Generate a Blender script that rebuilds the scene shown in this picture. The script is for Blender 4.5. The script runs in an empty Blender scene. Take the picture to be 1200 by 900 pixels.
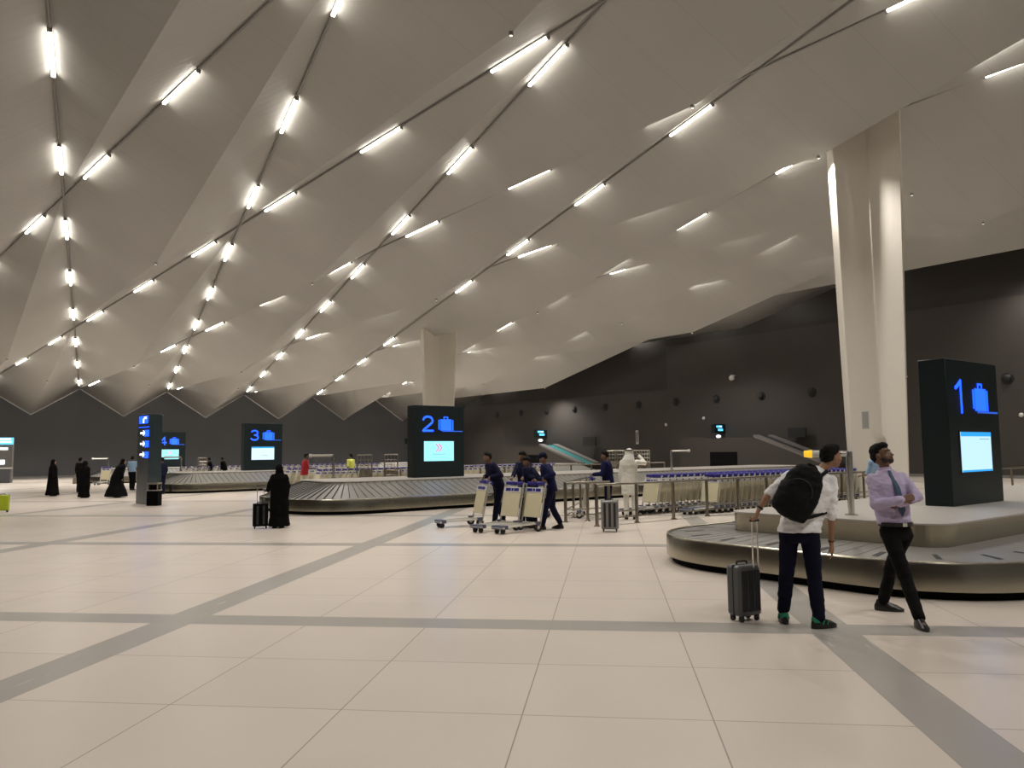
import bpy, bmesh, math, random
from mathutils import Vector, Matrix, noise
random.seed(7)
SC = bpy.context.scene
COL = SC.collection
PI = math.pi
# ------------------------------------------------------------------ camera
FPX = 915.683; PITCH = 0.0854684; ROLL = 0.0108915; CAMH = 1.72
def _axes():
    cp, sp = math.cos(PITCH), math.sin(PITCH)
    R = Vector((1, 0, 0)); F = Vector((0, cp, sp)); U = Vector((0, -sp, cp))
    c, s = math.cos(ROLL), math.sin(ROLL)
    return R * c - U * s, R * s + U * c, F
CR, CU, CF = _axes()
cam = bpy.data.cameras.new('camera'); co = bpy.data.objects.new('camera', cam); COL.objects.link(co)
cam.sensor_width = 36.0; cam.lens = FPX / 1200.0 * 36.0; cam.clip_end = 400; cam.clip_start = 0.05
m = Matrix.Identity(4)
for r in range(3):
    m[r][0] = CR[r]; m[r][1] = CU[r]; m[r][2] = -CF[r]
m[2][3] = CAMH
co.matrix_world = m
SC.camera = co
# ------------------------------------------------------------------ light and exposure
vs = SC.view_settings
vs.view_transform = 'Standard'; vs.look = 'None'; vs.gamma = 1.0; vs.use_curve_mapping = False
vs.exposure = 0.14
STRIP = 15.0          # strip light radiance
FILL_W = 1560.0        # each added fill lamp
WORLD = 0.07
wd = bpy.data.worlds.new('world'); SC.world = wd; wd.use_nodes = True
wd.node_tree.nodes['Background'].inputs[0].default_value = (1.0, 0.97, 0.93, 1)
wd.node_tree.nodes['Background'].inputs[1].default_value = WORLD
# ------------------------------------------------------------------ hall frame: u across (towards the right wall), v along the hall
PHI = -0.659322; GA = 0.1198546
AX = Vector((math.sin(PHI), math.cos(PHI), 0)); BX = Vector((math.cos(PHI), -math.sin(PHI), 0))
GD = Vector((math.sin(GA), math.cos(GA), 0)); GE = Vector((math.cos(GA), -math.sin(GA), 0))
U0, V0, WW, LL = 10.9438, 71.312, 6.62926, 19.0994
HZ, SL, DD = 7.148, 0.115719, 2.1741
UR = 46.2
def W(u, v, z=0.0):
    p = BX * u + AX * v; p.z = z; return p
HALL_ROT = math.atan2(BX.y, BX.x)          # z rotation that turns local x into u and local y into v
def G(px, py, z=0.0):
    "world point at height z that the photo shows at this pixel"
    r = CF + CR * ((px - 600) / FPX) + CU * ((450 - py) / FPX)
    k = (z - CAMH) / r.z
    return Vector((r.x * k, r.y * k, z))
def at(px, Y, z=0.0):
    X = (px - 600) / FPX * Y
    return Vector((X, Y, z))
# ------------------------------------------------------------------ materials
MATS = {}
def mat(name, col, rough=0.6, metal=0.0, emit=None, estr=0.0, coat=0.0, spec=0.5, noise_amt=0.0, noise_scale=6.0, bump=0.0, bump_scale=60.0, alpha=None, stretch=None):
    if name in MATS: return MATS[name]
    M = bpy.data.materials.new(name); M.use_nodes = True
    nt = M.node_tree; b = nt.nodes['Principled BSDF']
    b.inputs['Base Color'].default_value = (*col, 1); b.inputs['Roughness'].default_value = rough
    b.inputs['Metallic'].default_value = metal; b.inputs['Specular IOR Level'].default_value = spec
    b.inputs['Coat Weight'].default_value = coat
    tc = nt.nodes.new('ShaderNodeTexCoord')
    vec = tc.outputs['Object']
    if stretch:
        mp = nt.nodes.new('ShaderNodeMapping'); mp.inputs['Scale'].default_value = stretch
        nt.links.new(vec, mp.inputs[0]); vec = mp.outputs[0]
    if noise_amt > 0:
        n = nt.nodes.new('ShaderNodeTexNoise'); n.inputs['Scale'].default_value = noise_scale; n.inputs['Detail'].default_value = 4
        nt.links.new(vec, n.inputs['Vector'])
        mr = nt.nodes.new('ShaderNodeMapRange'); mr.inputs[3].default_value = 1 - noise_amt; mr.inputs[4].default_value = 1 + noise_amt
        nt.links.new(n.outputs['Fac'], mr.inputs[0])
        mx = nt.nodes.new('ShaderNodeVectorMath'); mx.operation = 'SCALE'; mx.inputs[0].default_value = col
        nt.links.new(mr.outputs[0], mx.inputs['Scale']); nt.links.new(mx.outputs[0], b.inputs['Base Color'])
    if bump > 0:
        n2 = nt.nodes.new('ShaderNodeTexNoise'); n2.inputs['Scale'].default_value = bump_scale
        nt.links.new(vec, n2.inputs['Vector'])
        bp = nt.nodes.new('ShaderNodeBump'); bp.inputs['Strength'].default_value = bump; bp.inputs['Distance'].default_value = 0.01
        nt.links.new(n2.outputs['Fac'], bp.inputs['Height']); nt.links.new(bp.outputs[0], b.inputs['Normal'])
    if emit:
        b.inputs['Emission Color'].default_value = (*emit, 1); b.inputs['Emission Strength'].default_value = estr
    MATS[name] = M; return M

def floor_material():
    M = bpy.data.materials.new('floor_tiles'); M.use_nodes = True; nt = M.node_tree; b = nt.nodes['Principled BSDF']
    def N(t, **k):
        n = nt.nodes.new(t)
        for a, v in k.items(): setattr(n, a, v)
        return n
    def L(a, o): nt.links.new(a, o)
    geo = N('ShaderNodeNewGeometry')
    def dot(vec):
        d = N('ShaderNodeVectorMath', operation='DOT_PRODUCT'); L(geo.outputs['Position'], d.inputs[0]); d.inputs[1].default_value = vec; return d.outputs['Value']
    def math_(op, a, bb=None, c=None):
        n = N('ShaderNodeMath', operation=op)
        for i, x in enumerate((a, bb, c)):
            if x is None: continue
            if isinstance(x, (int, float)): n.inputs[i].default_value = x
            else: L(x, n.inputs[i])
        return n.outputs[0]
    per = 6.54; bw = 0.42; tile = (per - bw) / 5
    def masks(coord, start):
        # start: coordinate of the near edge of one band
        s = math_('SUBTRACT', coord, start)
        f = math_('FLOORED_MODULO', s, per)
        band = math_('LESS_THAN', f, bw)
        g = math_('SUBTRACT', f, bw)
        h = math_('FLOORED_MODULO', g, tile)
        e = math_('MINIMUM', h, math_('SUBTRACT', tile, h))
        line = math_('LESS_THAN', e, 0.0045)
        idx = math_('FLOOR', math_('DIVIDE', s, tile))
        return band, line, idx, f
    sx = dot(tuple(GE)); ty = dot(tuple(GD))
    b1, l1, i1, f1 = masks(sx, 1.86); b2, l2, i2, f2 = masks(ty, 7.69)
    band = math_('MAXIMUM', b1, b2); nb = math_('SUBTRACT', 1.0, band)
    line = math_('MULTIPLY', math_('MAXIMUM', l1, l2), nb)
    cxy = N('ShaderNodeCombineXYZ'); L(i1, cxy.inputs[0]); L(i2, cxy.inputs[1])
    wn = N('ShaderNodeTexWhiteNoise', noise_dimensions='3D'); L(cxy.outputs[0], wn.inputs[0])
    n1 = N('ShaderNodeTexNoise'); n1.inputs['Scale'].default_value = 0.8; n1.inputs['Detail'].default_value = 5; L(geo.outputs['Position'], n1.inputs['Vector'])
    n2 = N('ShaderNodeTexNoise'); n2.inputs['Scale'].default_value = 90; n2.inputs['Detail'].default_value = 3; L(geo.outputs['Position'], n2.inputs['Vector'])
    v = math_('ADD', math_('MULTIPLY', wn.outputs['Value'], 0.05), math_('MULTIPLY', n1.outputs['Fac'], 0.12))
    v = math_('ADD', v, math_('MULTIPLY', n2.outputs['Fac'], 0.06)); v = math_('ADD', v, 0.87)
    def colmix(fac, A, B):
        n = N('ShaderNodeMix', data_type='RGBA')
        L(fac, n.inputs[0]) if not isinstance(fac, float) else None
        for i, x in ((6, A), (7, B)):
            if isinstance(x, tuple): n.inputs[i].default_value = (*x, 1)
            else: L(x, n.inputs[i])
        return n.outputs[2]
    c = colmix(band, (0.66, 0.582, 0.505), (0.37, 0.345, 0.31))
    c = colmix(line, c, (0.27, 0.235, 0.195))
    cs = N('ShaderNodeCombineXYZ'); L(math_('MULTIPLY', sx, 26.0), cs.inputs[0]); L(math_('MULTIPLY', ty, 1.3), cs.inputs[1])
    ns = N('ShaderNodeTexNoise'); ns.inputs['Scale'].default_value = 1.0; ns.inputs['Detail'].default_value = 2; L(cs.outputs[0], ns.inputs['Vector'])
    scf = math_('MULTIPLY', math_('GREATER_THAN', ns.outputs['Fac'], 0.71), b1)
    c = colmix(scf, c, (0.60, 0.56, 0.50))
    sc = N('ShaderNodeVectorMath', operation='SCALE'); L(c, sc.inputs[0]); L(v, sc.inputs['Scale'])
    L(sc.outputs[0], b.inputs['Base Color'])
    # short scratches of light paint inside the bands
    r = math_('ADD', math_('MULTIPLY', n1.outputs['Fac'], 0.10), 0.25)
    L(r, b.inputs['Roughness'])
    b.inputs['Specular IOR Level'].default_value = 0.42
    bp = N('ShaderNodeBump'); bp.inputs['Strength'].default_value = 0.25; bp.inputs['Distance'].default_value = 0.004
    L(math_('SUBTRACT', 1.0, line), bp.inputs['Height']); L(bp.outputs[0], b.inputs['Normal'])
    return M

def ceiling_material():
    M = bpy.data.materials.new('ceiling_panels'); M.use_nodes = True; nt = M.node_tree; b = nt.nodes['Principled BSDF']
    geo = nt.nodes.new('ShaderNodeNewGeometry')
    d = nt.nodes.new('ShaderNodeVectorMath'); d.operation = 'DOT_PRODUCT'; d.inputs[1].default_value = tuple(AX * 0.97 + BX * 0.24)
    nt.links.new(geo.outputs['Position'], d.inputs[0])
    def mth(op, a, bb):
        n = nt.nodes.new('ShaderNodeMath'); n.operation = op
        for i, x in enumerate((a, bb)):
            if isinstance(x, (int, float)): n.inputs[i].default_value = x
            else: nt.links.new(x, n.inputs[i])
        return n.outputs[0]
    f = mth('FLOORED_MODULO', d.outputs['Value'], 1.6)
    seam = mth('LESS_THAN', f, 0.02)
    rib = mth('SINE', mth('MULTIPLY', d.outputs['Value'], 2 * PI / 0.4), 0)
    n = nt.nodes.new('ShaderNodeTexNoise'); n.inputs['Scale'].default_value = 0.35; n.inputs['Detail'].default_value = 3
    nt.links.new(geo.outputs['Position'], n.inputs['Vector'])
    v = mth('ADD', mth('MULTIPLY', n.outputs['Fac'], 0.14), 0.93)
    v = mth('SUBTRACT', v, mth('MULTIPLY', seam, 0.10))
    sc = nt.nodes.new('ShaderNodeVectorMath'); sc.operation = 'SCALE'; sc.inputs[0].default_value = (0.44, 0.43, 0.405)
    nt.links.new(v, sc.inputs['Scale']); nt.links.new(sc.outputs[0], b.inputs['Base Color'])
    b.inputs['Roughness'].default_value = 0.52; b.inputs['Specular IOR Level'].default_value = 0.35
    bp = nt.nodes.new('ShaderNodeBump'); bp.inputs['Strength'].default_value = 0.35; bp.inputs['Distance'].default_value = 0.006
    nt.links.new(rib, bp.inputs['Height']); nt.links.new(bp.outputs[0], b.inputs['Normal'])
    return M

M_FLOOR = floor_material(); M_CEIL = ceiling_material()
def wall_material(name, col):
    M = mat(name, col, rough=0.55, noise_amt=0.14, noise_scale=0.35, bump=0.1, bump_scale=8)
    return M
M_WALL = wall_material('dark_wall_right', (0.030, 0.026, 0.0225))  # darker tone, with the ceiling's shade above the ledge put into it
M_WALL2 = wall_material('dark_wall_right_lower', (0.046, 0.040, 0.035))
M_WALLB = wall_material('dark_wall_back', (0.070, 0.073, 0.080))
M_STEEL = mat('brushed_steel', (0.42, 0.39, 0.31), rough=0.25, metal=1.0, noise_amt=0.08, noise_scale=3, stretch=(1, 1, 0.1))
M_CHROME = mat('polished_steel', (0.72, 0.70, 0.66), rough=0.18, metal=1.0)
M_RAIL = mat('bronze_steel_rail', (0.27, 0.245, 0.20), rough=0.32, metal=1.0)
M_ALU = mat('aluminium_frame', (0.62, 0.60, 0.54), rough=0.38, metal=0.7)
M_BLACK = mat('black_rubber', (0.012, 0.012, 0.012), rough=0.6)
M_KICK = mat('black_kick', (0.004, 0.004, 0.004), rough=0.8, spec=0.1)
M_BELT = mat('belt_rubber', (0.21, 0.20, 0.18), rough=0.42, noise_amt=0.12, noise_scale=5)
M_ISLAND = mat('island_top', (0.42, 0.39, 0.35), rough=0.5, noise_amt=0.06)
M_SIGN = mat('sign_body', (0.006, 0.013, 0.014), rough=0.4, spec=0.35)
M_BLUE = mat('sign_blue', (0.02, 0.1, 0.6), emit=(0.004, 0.055, 1.0), estr=2.8)
M_BLUELINE = mat('sign_blue_line', (0.02, 0.1, 0.6), emit=(0.02, 0.12, 0.75), estr=0.6)
M_SCR = mat('screen_white', (0.1, 0.1, 0.1), rough=0.2, emit=(0.46, 0.72, 1.0), estr=1.15)
M_SCRC = mat('screen_cyan', (0.1, 0.1, 0.1), rough=0.2, emit=(0.26, 0.80, 0.92), estr=1.3)
M_SCRW = mat('screen_pale', (0.1, 0.1, 0.1), rough=0.2, emit=(0.62, 0.85, 1.0), estr=1.1)
M_SCRH = mat('screen_header', (0.02, 0.1, 0.2), rough=0.2, emit=(0.03, 0.40, 0.95), estr=0.9)
M_SCRG = mat('screen_text', (0.1, 0.1, 0.1), emit=(0.25, 0.42, 0.55), estr=0.9)
M_PINK = mat('screen_pink', (0.4, 0.1, 0.2), emit=(0.85, 0.15, 0.40), estr=0.9)
M_WHITE_E = mat('lit_white', (0.8, 0.8, 0.8), emit=(0.9, 0.95, 1.0), estr=1.3)
M_CYAN_E = mat('lit_cyan', (0.1, 0.4, 0.6), emit=(0.10, 0.55, 0.95), estr=1.2)
M_COLUMN = mat('column_paint', (0.78, 0.73, 0.64), rough=0.5, noise_amt=0.03)
M_CREAM = mat('trolley_panel', (0.60, 0.54, 0.36), rough=0.45, noise_amt=0.05)
M_TBLUE = mat('trolley_blue', (0.018, 0.014, 0.20), rough=0.4)
M_TEAL = mat('teal_belt', (0.01, 0.20, 0.20), rough=0.5)
M_GREYP = mat('grey_panel', (0.16, 0.15, 0.14), rough=0.5)
M_PIPE = mat('ridge_channel', (0.28, 0.27, 0.255), rough=0.5, metal=0.3)
M_LAMP = mat('lamp_housing', (0.30, 0.29, 0.27), rough=0.5)
M_STRIP = mat('strip_glow', (0.9, 0.9, 0.9), emit=(1.0, 0.95, 0.85), estr=STRIP)
M_DOT = mat('fill_lens_glow', (0.9, 0.9, 0.9), emit=(1.0, 0.95, 0.85), estr=1.2)
M_SKIN = mat('skin', (0.30, 0.155, 0.085), rough=0.5, noise_amt=0.05)
M_SKIND = mat('skin_dark', (0.15, 0.075, 0.042), rough=0.5, noise_amt=0.05)
M_HAIR = mat('black_hair', (0.006, 0.005, 0.0045), spec=0.15, rough=0.7, bump=0.4, bump_scale=160)
M_WSHIRT = mat('white_shirt', (0.84, 0.83, 0.83), rough=0.8, bump=0.25, bump_scale=14)
M_PSHIRT = mat('lilac_shirt', (0.50, 0.42, 0.60), rough=0.8, bump=0.25, bump_scale=14)
M_BSHIRT = mat('pale_blue_shirt', (0.26, 0.40, 0.56), rough=0.8)
M_NAVY = mat('navy_jeans', (0.004, 0.005, 0.016), spec=0.15, rough=0.85, bump=0.2, bump_scale=20)
M_UNI = mat('navy_uniform', (0.006, 0.007, 0.026), spec=0.15, rough=0.8)
M_UNIB = mat('blue_uniform', (0.006, 0.008, 0.045), spec=0.15, rough=0.8)
M_BTROU = mat('black_trousers', (0.004, 0.004, 0.004), spec=0.15, rough=0.85)
M_ABAYA = mat('black_cloth', (0.003, 0.003, 0.003), rough=0.9, spec=0.08)
M_BSHOE = mat('black_leather', (0.012, 0.011, 0.010), rough=0.35)
M_GREEN = mat('green_heel', (0.01, 0.22, 0.11), rough=0.6)
M_PACK = mat('backpack_cloth', (0.006, 0.006, 0.006), spec=0.15, rough=0.75, bump=0.3, bump_scale=30)
M_TIE = mat('striped_tie', (0.04, 0.08, 0.14), rough=0.6)
M_THOBE = mat('white_robe', (0.70, 0.68, 0.60), rough=0.85, bump=0.2, bump_scale=12)
M_RED = mat('red_shirt', (0.35, 0.012, 0.015), rough=0.8)
M_YEL = mat('yellow_vest', (0.62, 0.66, 0.12), rough=0.7)
M_BEIGE = mat('beige_cloth', (0.45, 0.40, 0.30), rough=0.8)
M_NEON = mat('lime_shell', (0.55, 0.68, 0.03), rough=0.35)
M_SUIT = mat('charcoal_shell', (0.085, 0.087, 0.092), rough=0.42)
M_SUITD = mat('charcoal_front', (0.018, 0.019, 0.021), rough=0.4)
M_GSUIT = mat('grey_shell', (0.22, 0.22, 0.215), rough=0.35, metal=0.3)
M_BAMBER = mat('amber_lens', (0.7, 0.45, 0.02), rough=0.3, emit=(1.0, 0.55, 0.03), estr=0.7)
M_WPLAS = mat('white_plastic', (0.62, 0.61, 0.57), rough=0.4)
# ------------------------------------------------------------------ mesh helpers
def add_box(bm, x0, x1, y0, y1, z0, z1, M=None, mi=0):
    vs = [bm.verts.new(Vector(c)) for c in ((x0, y0, z0), (x1, y0, z0), (x1, y1, z0), (x0, y1, z0), (x0, y0, z1), (x1, y0, z1), (x1, y1, z1), (x0, y1, z1))]
    if M is not None:
        for v in vs: v.co = M @ v.co
    for f in ((0, 3, 2, 1), (4, 5, 6, 7), (0, 1, 5, 4), (1, 2, 6, 5), (2, 3, 7, 6), (3, 0, 4, 7)):
        fc = bm.faces.new([vs[i] for i in f]); fc.material_index = mi
    return vs
def frame_of(d):
    d = d.normalized(); u = Vector((0, 0, 1)) if abs(d.z) < 0.95 else Vector((1, 0, 0))
    x = d.cross(u).normalized(); y = x.cross(d).normalized(); return x, y, d
def add_tube(bm, A, B, ra, rb=None, n=10, mi=0, caps=True):
    A, B = Vector(A), Vector(B); rb = ra if rb is None else rb
    x, y, d = frame_of(B - A); rings = []
    for P, r in ((A, ra), (B, rb)):
        rings.append([bm.verts.new(P + (x * math.cos(2 * PI * i / n) + y * math.sin(2 * PI * i / n)) * r) for i in range(n)])
    for i in range(n):
        f = bm.faces.new((rings[0][i], rings[0][(i + 1) % n], rings[1][(i + 1) % n], rings[1][i])); f.material_index = mi; f.smooth = True
    if caps:
        f = bm.faces.new(rings[0][::-1]); f.material_index = mi; f = bm.faces.new(rings[1]); f.material_index = mi
def add_path(bm, pts, r, n=8, mi=0):
    for a, b in zip(pts[:-1], pts[1:]): add_tube(bm, a, b, r, n=n, mi=mi)
def add_ell(bm, c, rad, M=None, seg=14, mi=0):
    c = Vector(c); rings = []
    top = bm.verts.new((0, 0, rad[2])); bot = bm.verts.new((0, 0, -rad[2])); allv = [top, bot]
    hs = seg // 2
    for j in range(1, hs):
        t = PI * j / hs
        ring = [bm.verts.new((rad[0] * math.sin(t) * math.cos(2 * PI * i / seg), rad[1] * math.sin(t) * math.sin(2 * PI * i / seg), rad[2] * math.cos(t))) for i in range(seg)]
        rings.append(ring); allv += ring
    fs = []
    for i in range(seg):
        fs.append(bm.faces.new((top, rings[0][i], rings[0][(i + 1) % seg]))); fs.append(bm.faces.new((bot, rings[-1][(i + 1) % seg], rings[-1][i])))
        for a, b in zip(rings[:-1], rings[1:]): fs.append(bm.faces.new((a[i], b[i], b[(i + 1) % seg], a[(i + 1) % seg])))
    for f in fs: f.material_index = mi; f.smooth = True
    for v in allv: v.co = (M @ v.co if M is not None else v.co) + c
def add_cap(bm, A, B, ra, rb=None, n=12, mi=0):
    "capsule with rounded, tapering ends"
    A, B = Vector(A), Vector(B); rb = ra if rb is None else rb
    x, y, d = frame_of(B - A); rings = []
    def ring(P, r): return [bm.verts.new(P + (x * math.cos(2 * PI * i / n) + y * math.sin(2 * PI * i / n)) * r) for i in range(n)]
    for t in (-80, -50, -20): rings.append(ring(A + d * ra * math.sin(math.radians(t)), ra * math.cos(math.radians(t))))
    for t in (20, 50, 80): rings.append(ring(B + d * rb * math.sin(math.radians(t)), rb * math.cos(math.radians(t))))
    for a, b in zip(rings[:-1], rings[1:]):
        for i in range(n):
            f = bm.faces.new((a[i], a[(i + 1) % n], b[(i + 1) % n], b[i])); f.smooth = True; f.material_index = mi
    bm.faces.new(rings[0][::-1]).material_index = mi; bm.faces.new(rings[-1]).material_index = mi
def add_loft(bm, rings, n=20, mi=0, fold=0.0, nf=9, seed=0.0):
    "rings: (centre, rx, ry, xaxis, yaxis)"
    R = []
    for k, (c, rx, ry, xa, ya) in enumerate(rings):
        c = Vector(c); rr = []
        for i in range(n):
            t = 2 * PI * i / n
            q = 1 + fold * (1 - k / max(1, len(rings) - 1)) * math.sin(nf * t + seed + k * 0.35) if fold else 1
            rr.append(bm.verts.new(c + Vector(xa) * (rx * q * math.cos(t)) + Vector(ya) * (ry * q * math.sin(t))))
        R.append(rr)
    for a, b in zip(R[:-1], R[1:]):
        for i in range(n):
            f = bm.faces.new((a[i], a[(i + 1) % n], b[(i + 1) % n], b[i])); f.smooth = True; f.material_index = mi
    bm.faces.new(R[0][::-1]).material_index = mi; bm.faces.new(R[-1]).material_index = mi
def add_prism(bm, pts, z0, z1, M=None, mi=0, mi_side=None):
    a = [bm.verts.new(Vector((p[0], p[1], z0))) for p in pts]; b = [bm.verts.new(Vector((p[0], p[1], z1))) for p in pts]
    if M is not None:
        for v in a + b: v.co = M @ v.co
    bm.faces.new(a[::-1]).material_index = mi; bm.faces.new(b).material_index = mi
    n = len(pts)
    for i in range(n): bm.faces.new((a[i], a[(i + 1) % n], b[(i + 1) % n], b[i])).material_index = mi if mi_side is None else mi_side
def obj(name, bm, mats, parent=None, loc=None, rz=None, bevel=0.0, recalc=True, smooth=False):
    if recalc: bmesh.ops.recalc_face_normals(bm, faces=bm.faces)
    me = bpy.data.meshes.new(name); bm.to_mesh(me); bm.free()
    if smooth:
        for p in me.polygons: p.use_smooth = True
    for mm in (mats if isinstance(mats, (list, tuple)) else [mats]): me.materials.append(mm)
    me.set_sharp_from_angle(angle=math.radians(38))
    o = bpy.data.objects.new(name, me); COL.objects.link(o)
    if parent is not None: o.parent = parent
    if loc is not None: o.location = loc
    if rz is not None: o.rotation_euler = (0, 0, rz)
    if bevel > 0:
        b = o.modifiers.new('bevel', 'BEVEL'); b.width = bevel; b.segments = 2; b.limit_method = 'ANGLE'; b.angle_limit = math.radians(40)
    return o
def tag(o, label=None, cat=None, group=None, kind=None):
    if label: o['label'] = label
    if cat: o['category'] = cat
    if group: o['group'] = group
    if kind: o['kind'] = kind
    return o
def empty(name, loc, rz=0.0):
    o = bpy.data.objects.new(name, None); COL.objects.link(o); o.location = loc; o.rotation_euler = (0, 0, rz); o.empty_display_size = 0.2; return o
def copy_tree(o, parent=None):
    c = o.copy(); COL.objects.link(c); c.parent = parent
    for ch in [x for x in ALLCH.get(o.name, [])]: copy_tree(ch, c)
    return c
ALLCH = {}
def reg(root):
    for x in root.children: pass
def remember(root):
    def rec(o):
        ks = [c for c in COL.objects if c.parent == o]; ALLCH[o.name] = ks
        for k in ks: rec(k)
    rec(root)
def struct(name, bm, mats, **k):
    o = obj(name, bm, mats, **k); o['kind'] = 'structure'; return o
def hallm(): return Matrix.Rotation(HALL_ROT, 4, 'Z')
HM = hallm()
# ------------------------------------------------------------------ shell
bm = bmesh.new()
add_box(bm, -40, UR + 1.5, -25, V0 + 1.5, -0.3, 0.0, HM)
struct('floor', bm, M_FLOOR)
def node(i, k, dz=0.0): return Vector((U0 + (i - k / 2) * WW, V0 - k * LL, HZ + SL * k * LL + dz))
def build_ceiling():
    bm = bmesh.new(); cache = {}
    def V(p):
        key = (round(p.x, 3), round(p.y, 3))
        if key not in cache: cache[key] = bm.verts.new(p)
        return cache[key]
    for k in range(0, 6):
        for m_ in range(-8, 16):
            xc = m_ + 0.5 - k / 2; u = U0 + xc * WW; v = V0 - k * LL
            if u < -22 or u > 56: continue
            C_ = Vector((u, v, HZ + SL * k * LL - DD)); Ln = node(m_, k); Rn = node(m_ + 1, k)
            F = node(m_ + 1, k + 1)
            bm.faces.new((V(Ln), V(F), V(C_))); bm.faces.new((V(C_), V(F), V(Rn)))
            if k > 0:
                K = node(m_, k - 1)
                bm.faces.new((V(Ln), V(C_), V(K))); bm.faces.new((V(C_), V(Rn), V(K)))
    g = bm.verts[:] + bm.edges[:] + bm.faces[:]
    bmesh.ops.bisect_plane(bm, geom=g, plane_co=(UR, 0, 0), plane_no=(1, 0, 0), clear_outer=True)
    g = bm.verts[:] + bm.edges[:] + bm.faces[:]
    bmesh.ops.bisect_plane(bm, geom=g, plane_co=(-10, 0, 0), plane_no=(-1, 0, 0), clear_outer=True)
    bmesh.ops.recalc_face_normals(bm, faces=bm.faces)
    for v in bm.verts: v.co = HM @ v.co
    o = struct('ceiling', bm, M_CEIL, recalc=False)
    s = o.modifiers.new('solid', 'SOLIDIFY'); s.thickness = 0.12; s.offset = 1.0 if sum(p.normal.z for p in o.data.polygons) > 0 else -1.0
build_ceiling()
def profile_z(u, v):
    x = (u - U0) / WW; y = (V0 - v) / LL
    for k in (math.floor(y), math.floor(y) + 1):
        xc = math.floor(x + k / 2) + 0.5 - k / 2
        t = abs(x - xc) * 2 + abs(y - k)
        if t <= 1 + 1e-6: return HZ + SL * (V0 - v) - DD * (1 - t)
    return HZ + SL * (V0 - v) - DD
# right wall (darker above the ledge line, ceiling shade put into the colour) and back wall
bm = bmesh.new(); add_box(bm, UR, UR + 0.4, -25, V0 + 0.4, 0, 20, HM); struct('wall_right', bm, M_WALL)
bm = bmesh.new(); add_box(bm, UR - 0.12, UR + 0.0, -25, 40.0, 0, 9.6, HM)
add_box(bm, UR - 0.12, UR, 40.0, V0, 0, 6.3, HM)
struct('trim_1', bm, M_WALL2)
bm = bmesh.new(); add_box(bm, -10.4, -10, -25, V0 + 0.4, 0, 20, HM); struct('unseen_shade_wall', bm, M_WALL)  # unseen wall, added to darken the ceiling facets that face left
bm = bmesh.new(); add_box(bm, -10, UR + 0.4, V0, V0 + 0.4, 0, 14, HM); struct('wall_back', bm, M_WALLB)
bm = bmesh.new(); add_box(bm, -10, UR - 0.12, V0 - 0.06, V0, 0, 0.16, HM); struct('baseboard_back', bm, mat('skirting', (0.2, 0.19, 0.18), rough=0.5))
bm = bmesh.new(); add_box(bm, UR - 0.18, UR - 0.12, -25, V0 - 0.06, 0, 0.16, HM); struct('baseboard_right', bm, MATS['skirting'])
# thin bright edging along the folded ceiling where it meets the back wall
bm = bmesh.new()
for i in range(-4, 6):
    a = node(i, 0); c_ = Vector((a.x + WW / 2, a.y, a.z - DD)); b_ = node(i + 1, 0)
    for p, q in ((a, c_), (c_, b_)):
        p = p.copy(); q = q.copy(); p.y -= 0.05; q.y -= 0.05; p.z -= 0.02; q.z -= 0.02
        if q.x > UR: continue
        add_tube(bm, HM @ p, HM @ q, 0.035, n=6)
struct('trim_2', bm, mat('edge_trim', (0.55, 0.55, 0.56), rough=0.3, metal=0.6))
# ridge channels and strip lights
ORD = ['first', 'second', 'third', 'fourth', 'fifth', 'sixth', 'seventh', 'eighth', 'ninth', 'tenth', 'eleventh', 'twelfth', 'thirteenth', 'fourteenth']
def strip_proto():
    bm = bmesh.new(); h = 1.13
    add_box(bm, -h, h, -0.045, 0.045, 0.02, 0.07, mi=0)
    # rounded glowing diffuser hanging below the housing
    n = 8; a = []; b = []
    for i in range(n + 1):
        t = PI + PI * i / n
        a.append(bm.verts.new((-h + 0.02, 0.055 * math.cos(t), 0.02 + 0.055 * math.sin(t)))); b.append(bm.verts.new((h - 0.02, 0.055 * math.cos(t), 0.02 + 0.055 * math.sin(t))))
    for i in range(n): f = bm.faces.new((a[i], a[i + 1], b[i + 1], b[i])); f.material_index = 1
    bm.faces.new(a[::-1]).material_index = 1; bm.faces.new(b).material_index = 1
    for s in (-1, 1): add_box(bm, s * h - 0.03, s * h + 0.03, -0.06, 0.06, -0.05, 0.08, mi=2)
    me = bpy.data.meshes.new('strip_light')
    bmesh.ops.recalc_face_normals(bm, faces=bm.faces); bm.to_mesh(me); bm.free()
    for q in (M_LAMP, M_STRIP, M_PIPE): me.materials.append(q)
    return me
STRIP_ME = strip_proto()
def visible(p):
    "inside or close to the photographed cone"
    d = p - Vector((0, 0, CAMH)); z = d.dot(CF)
    if z < 1: return False
    return abs(d.dot(CR)) / z < 0.78 and d.dot(CU) / z < 0.62
ntrim = 3
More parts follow.
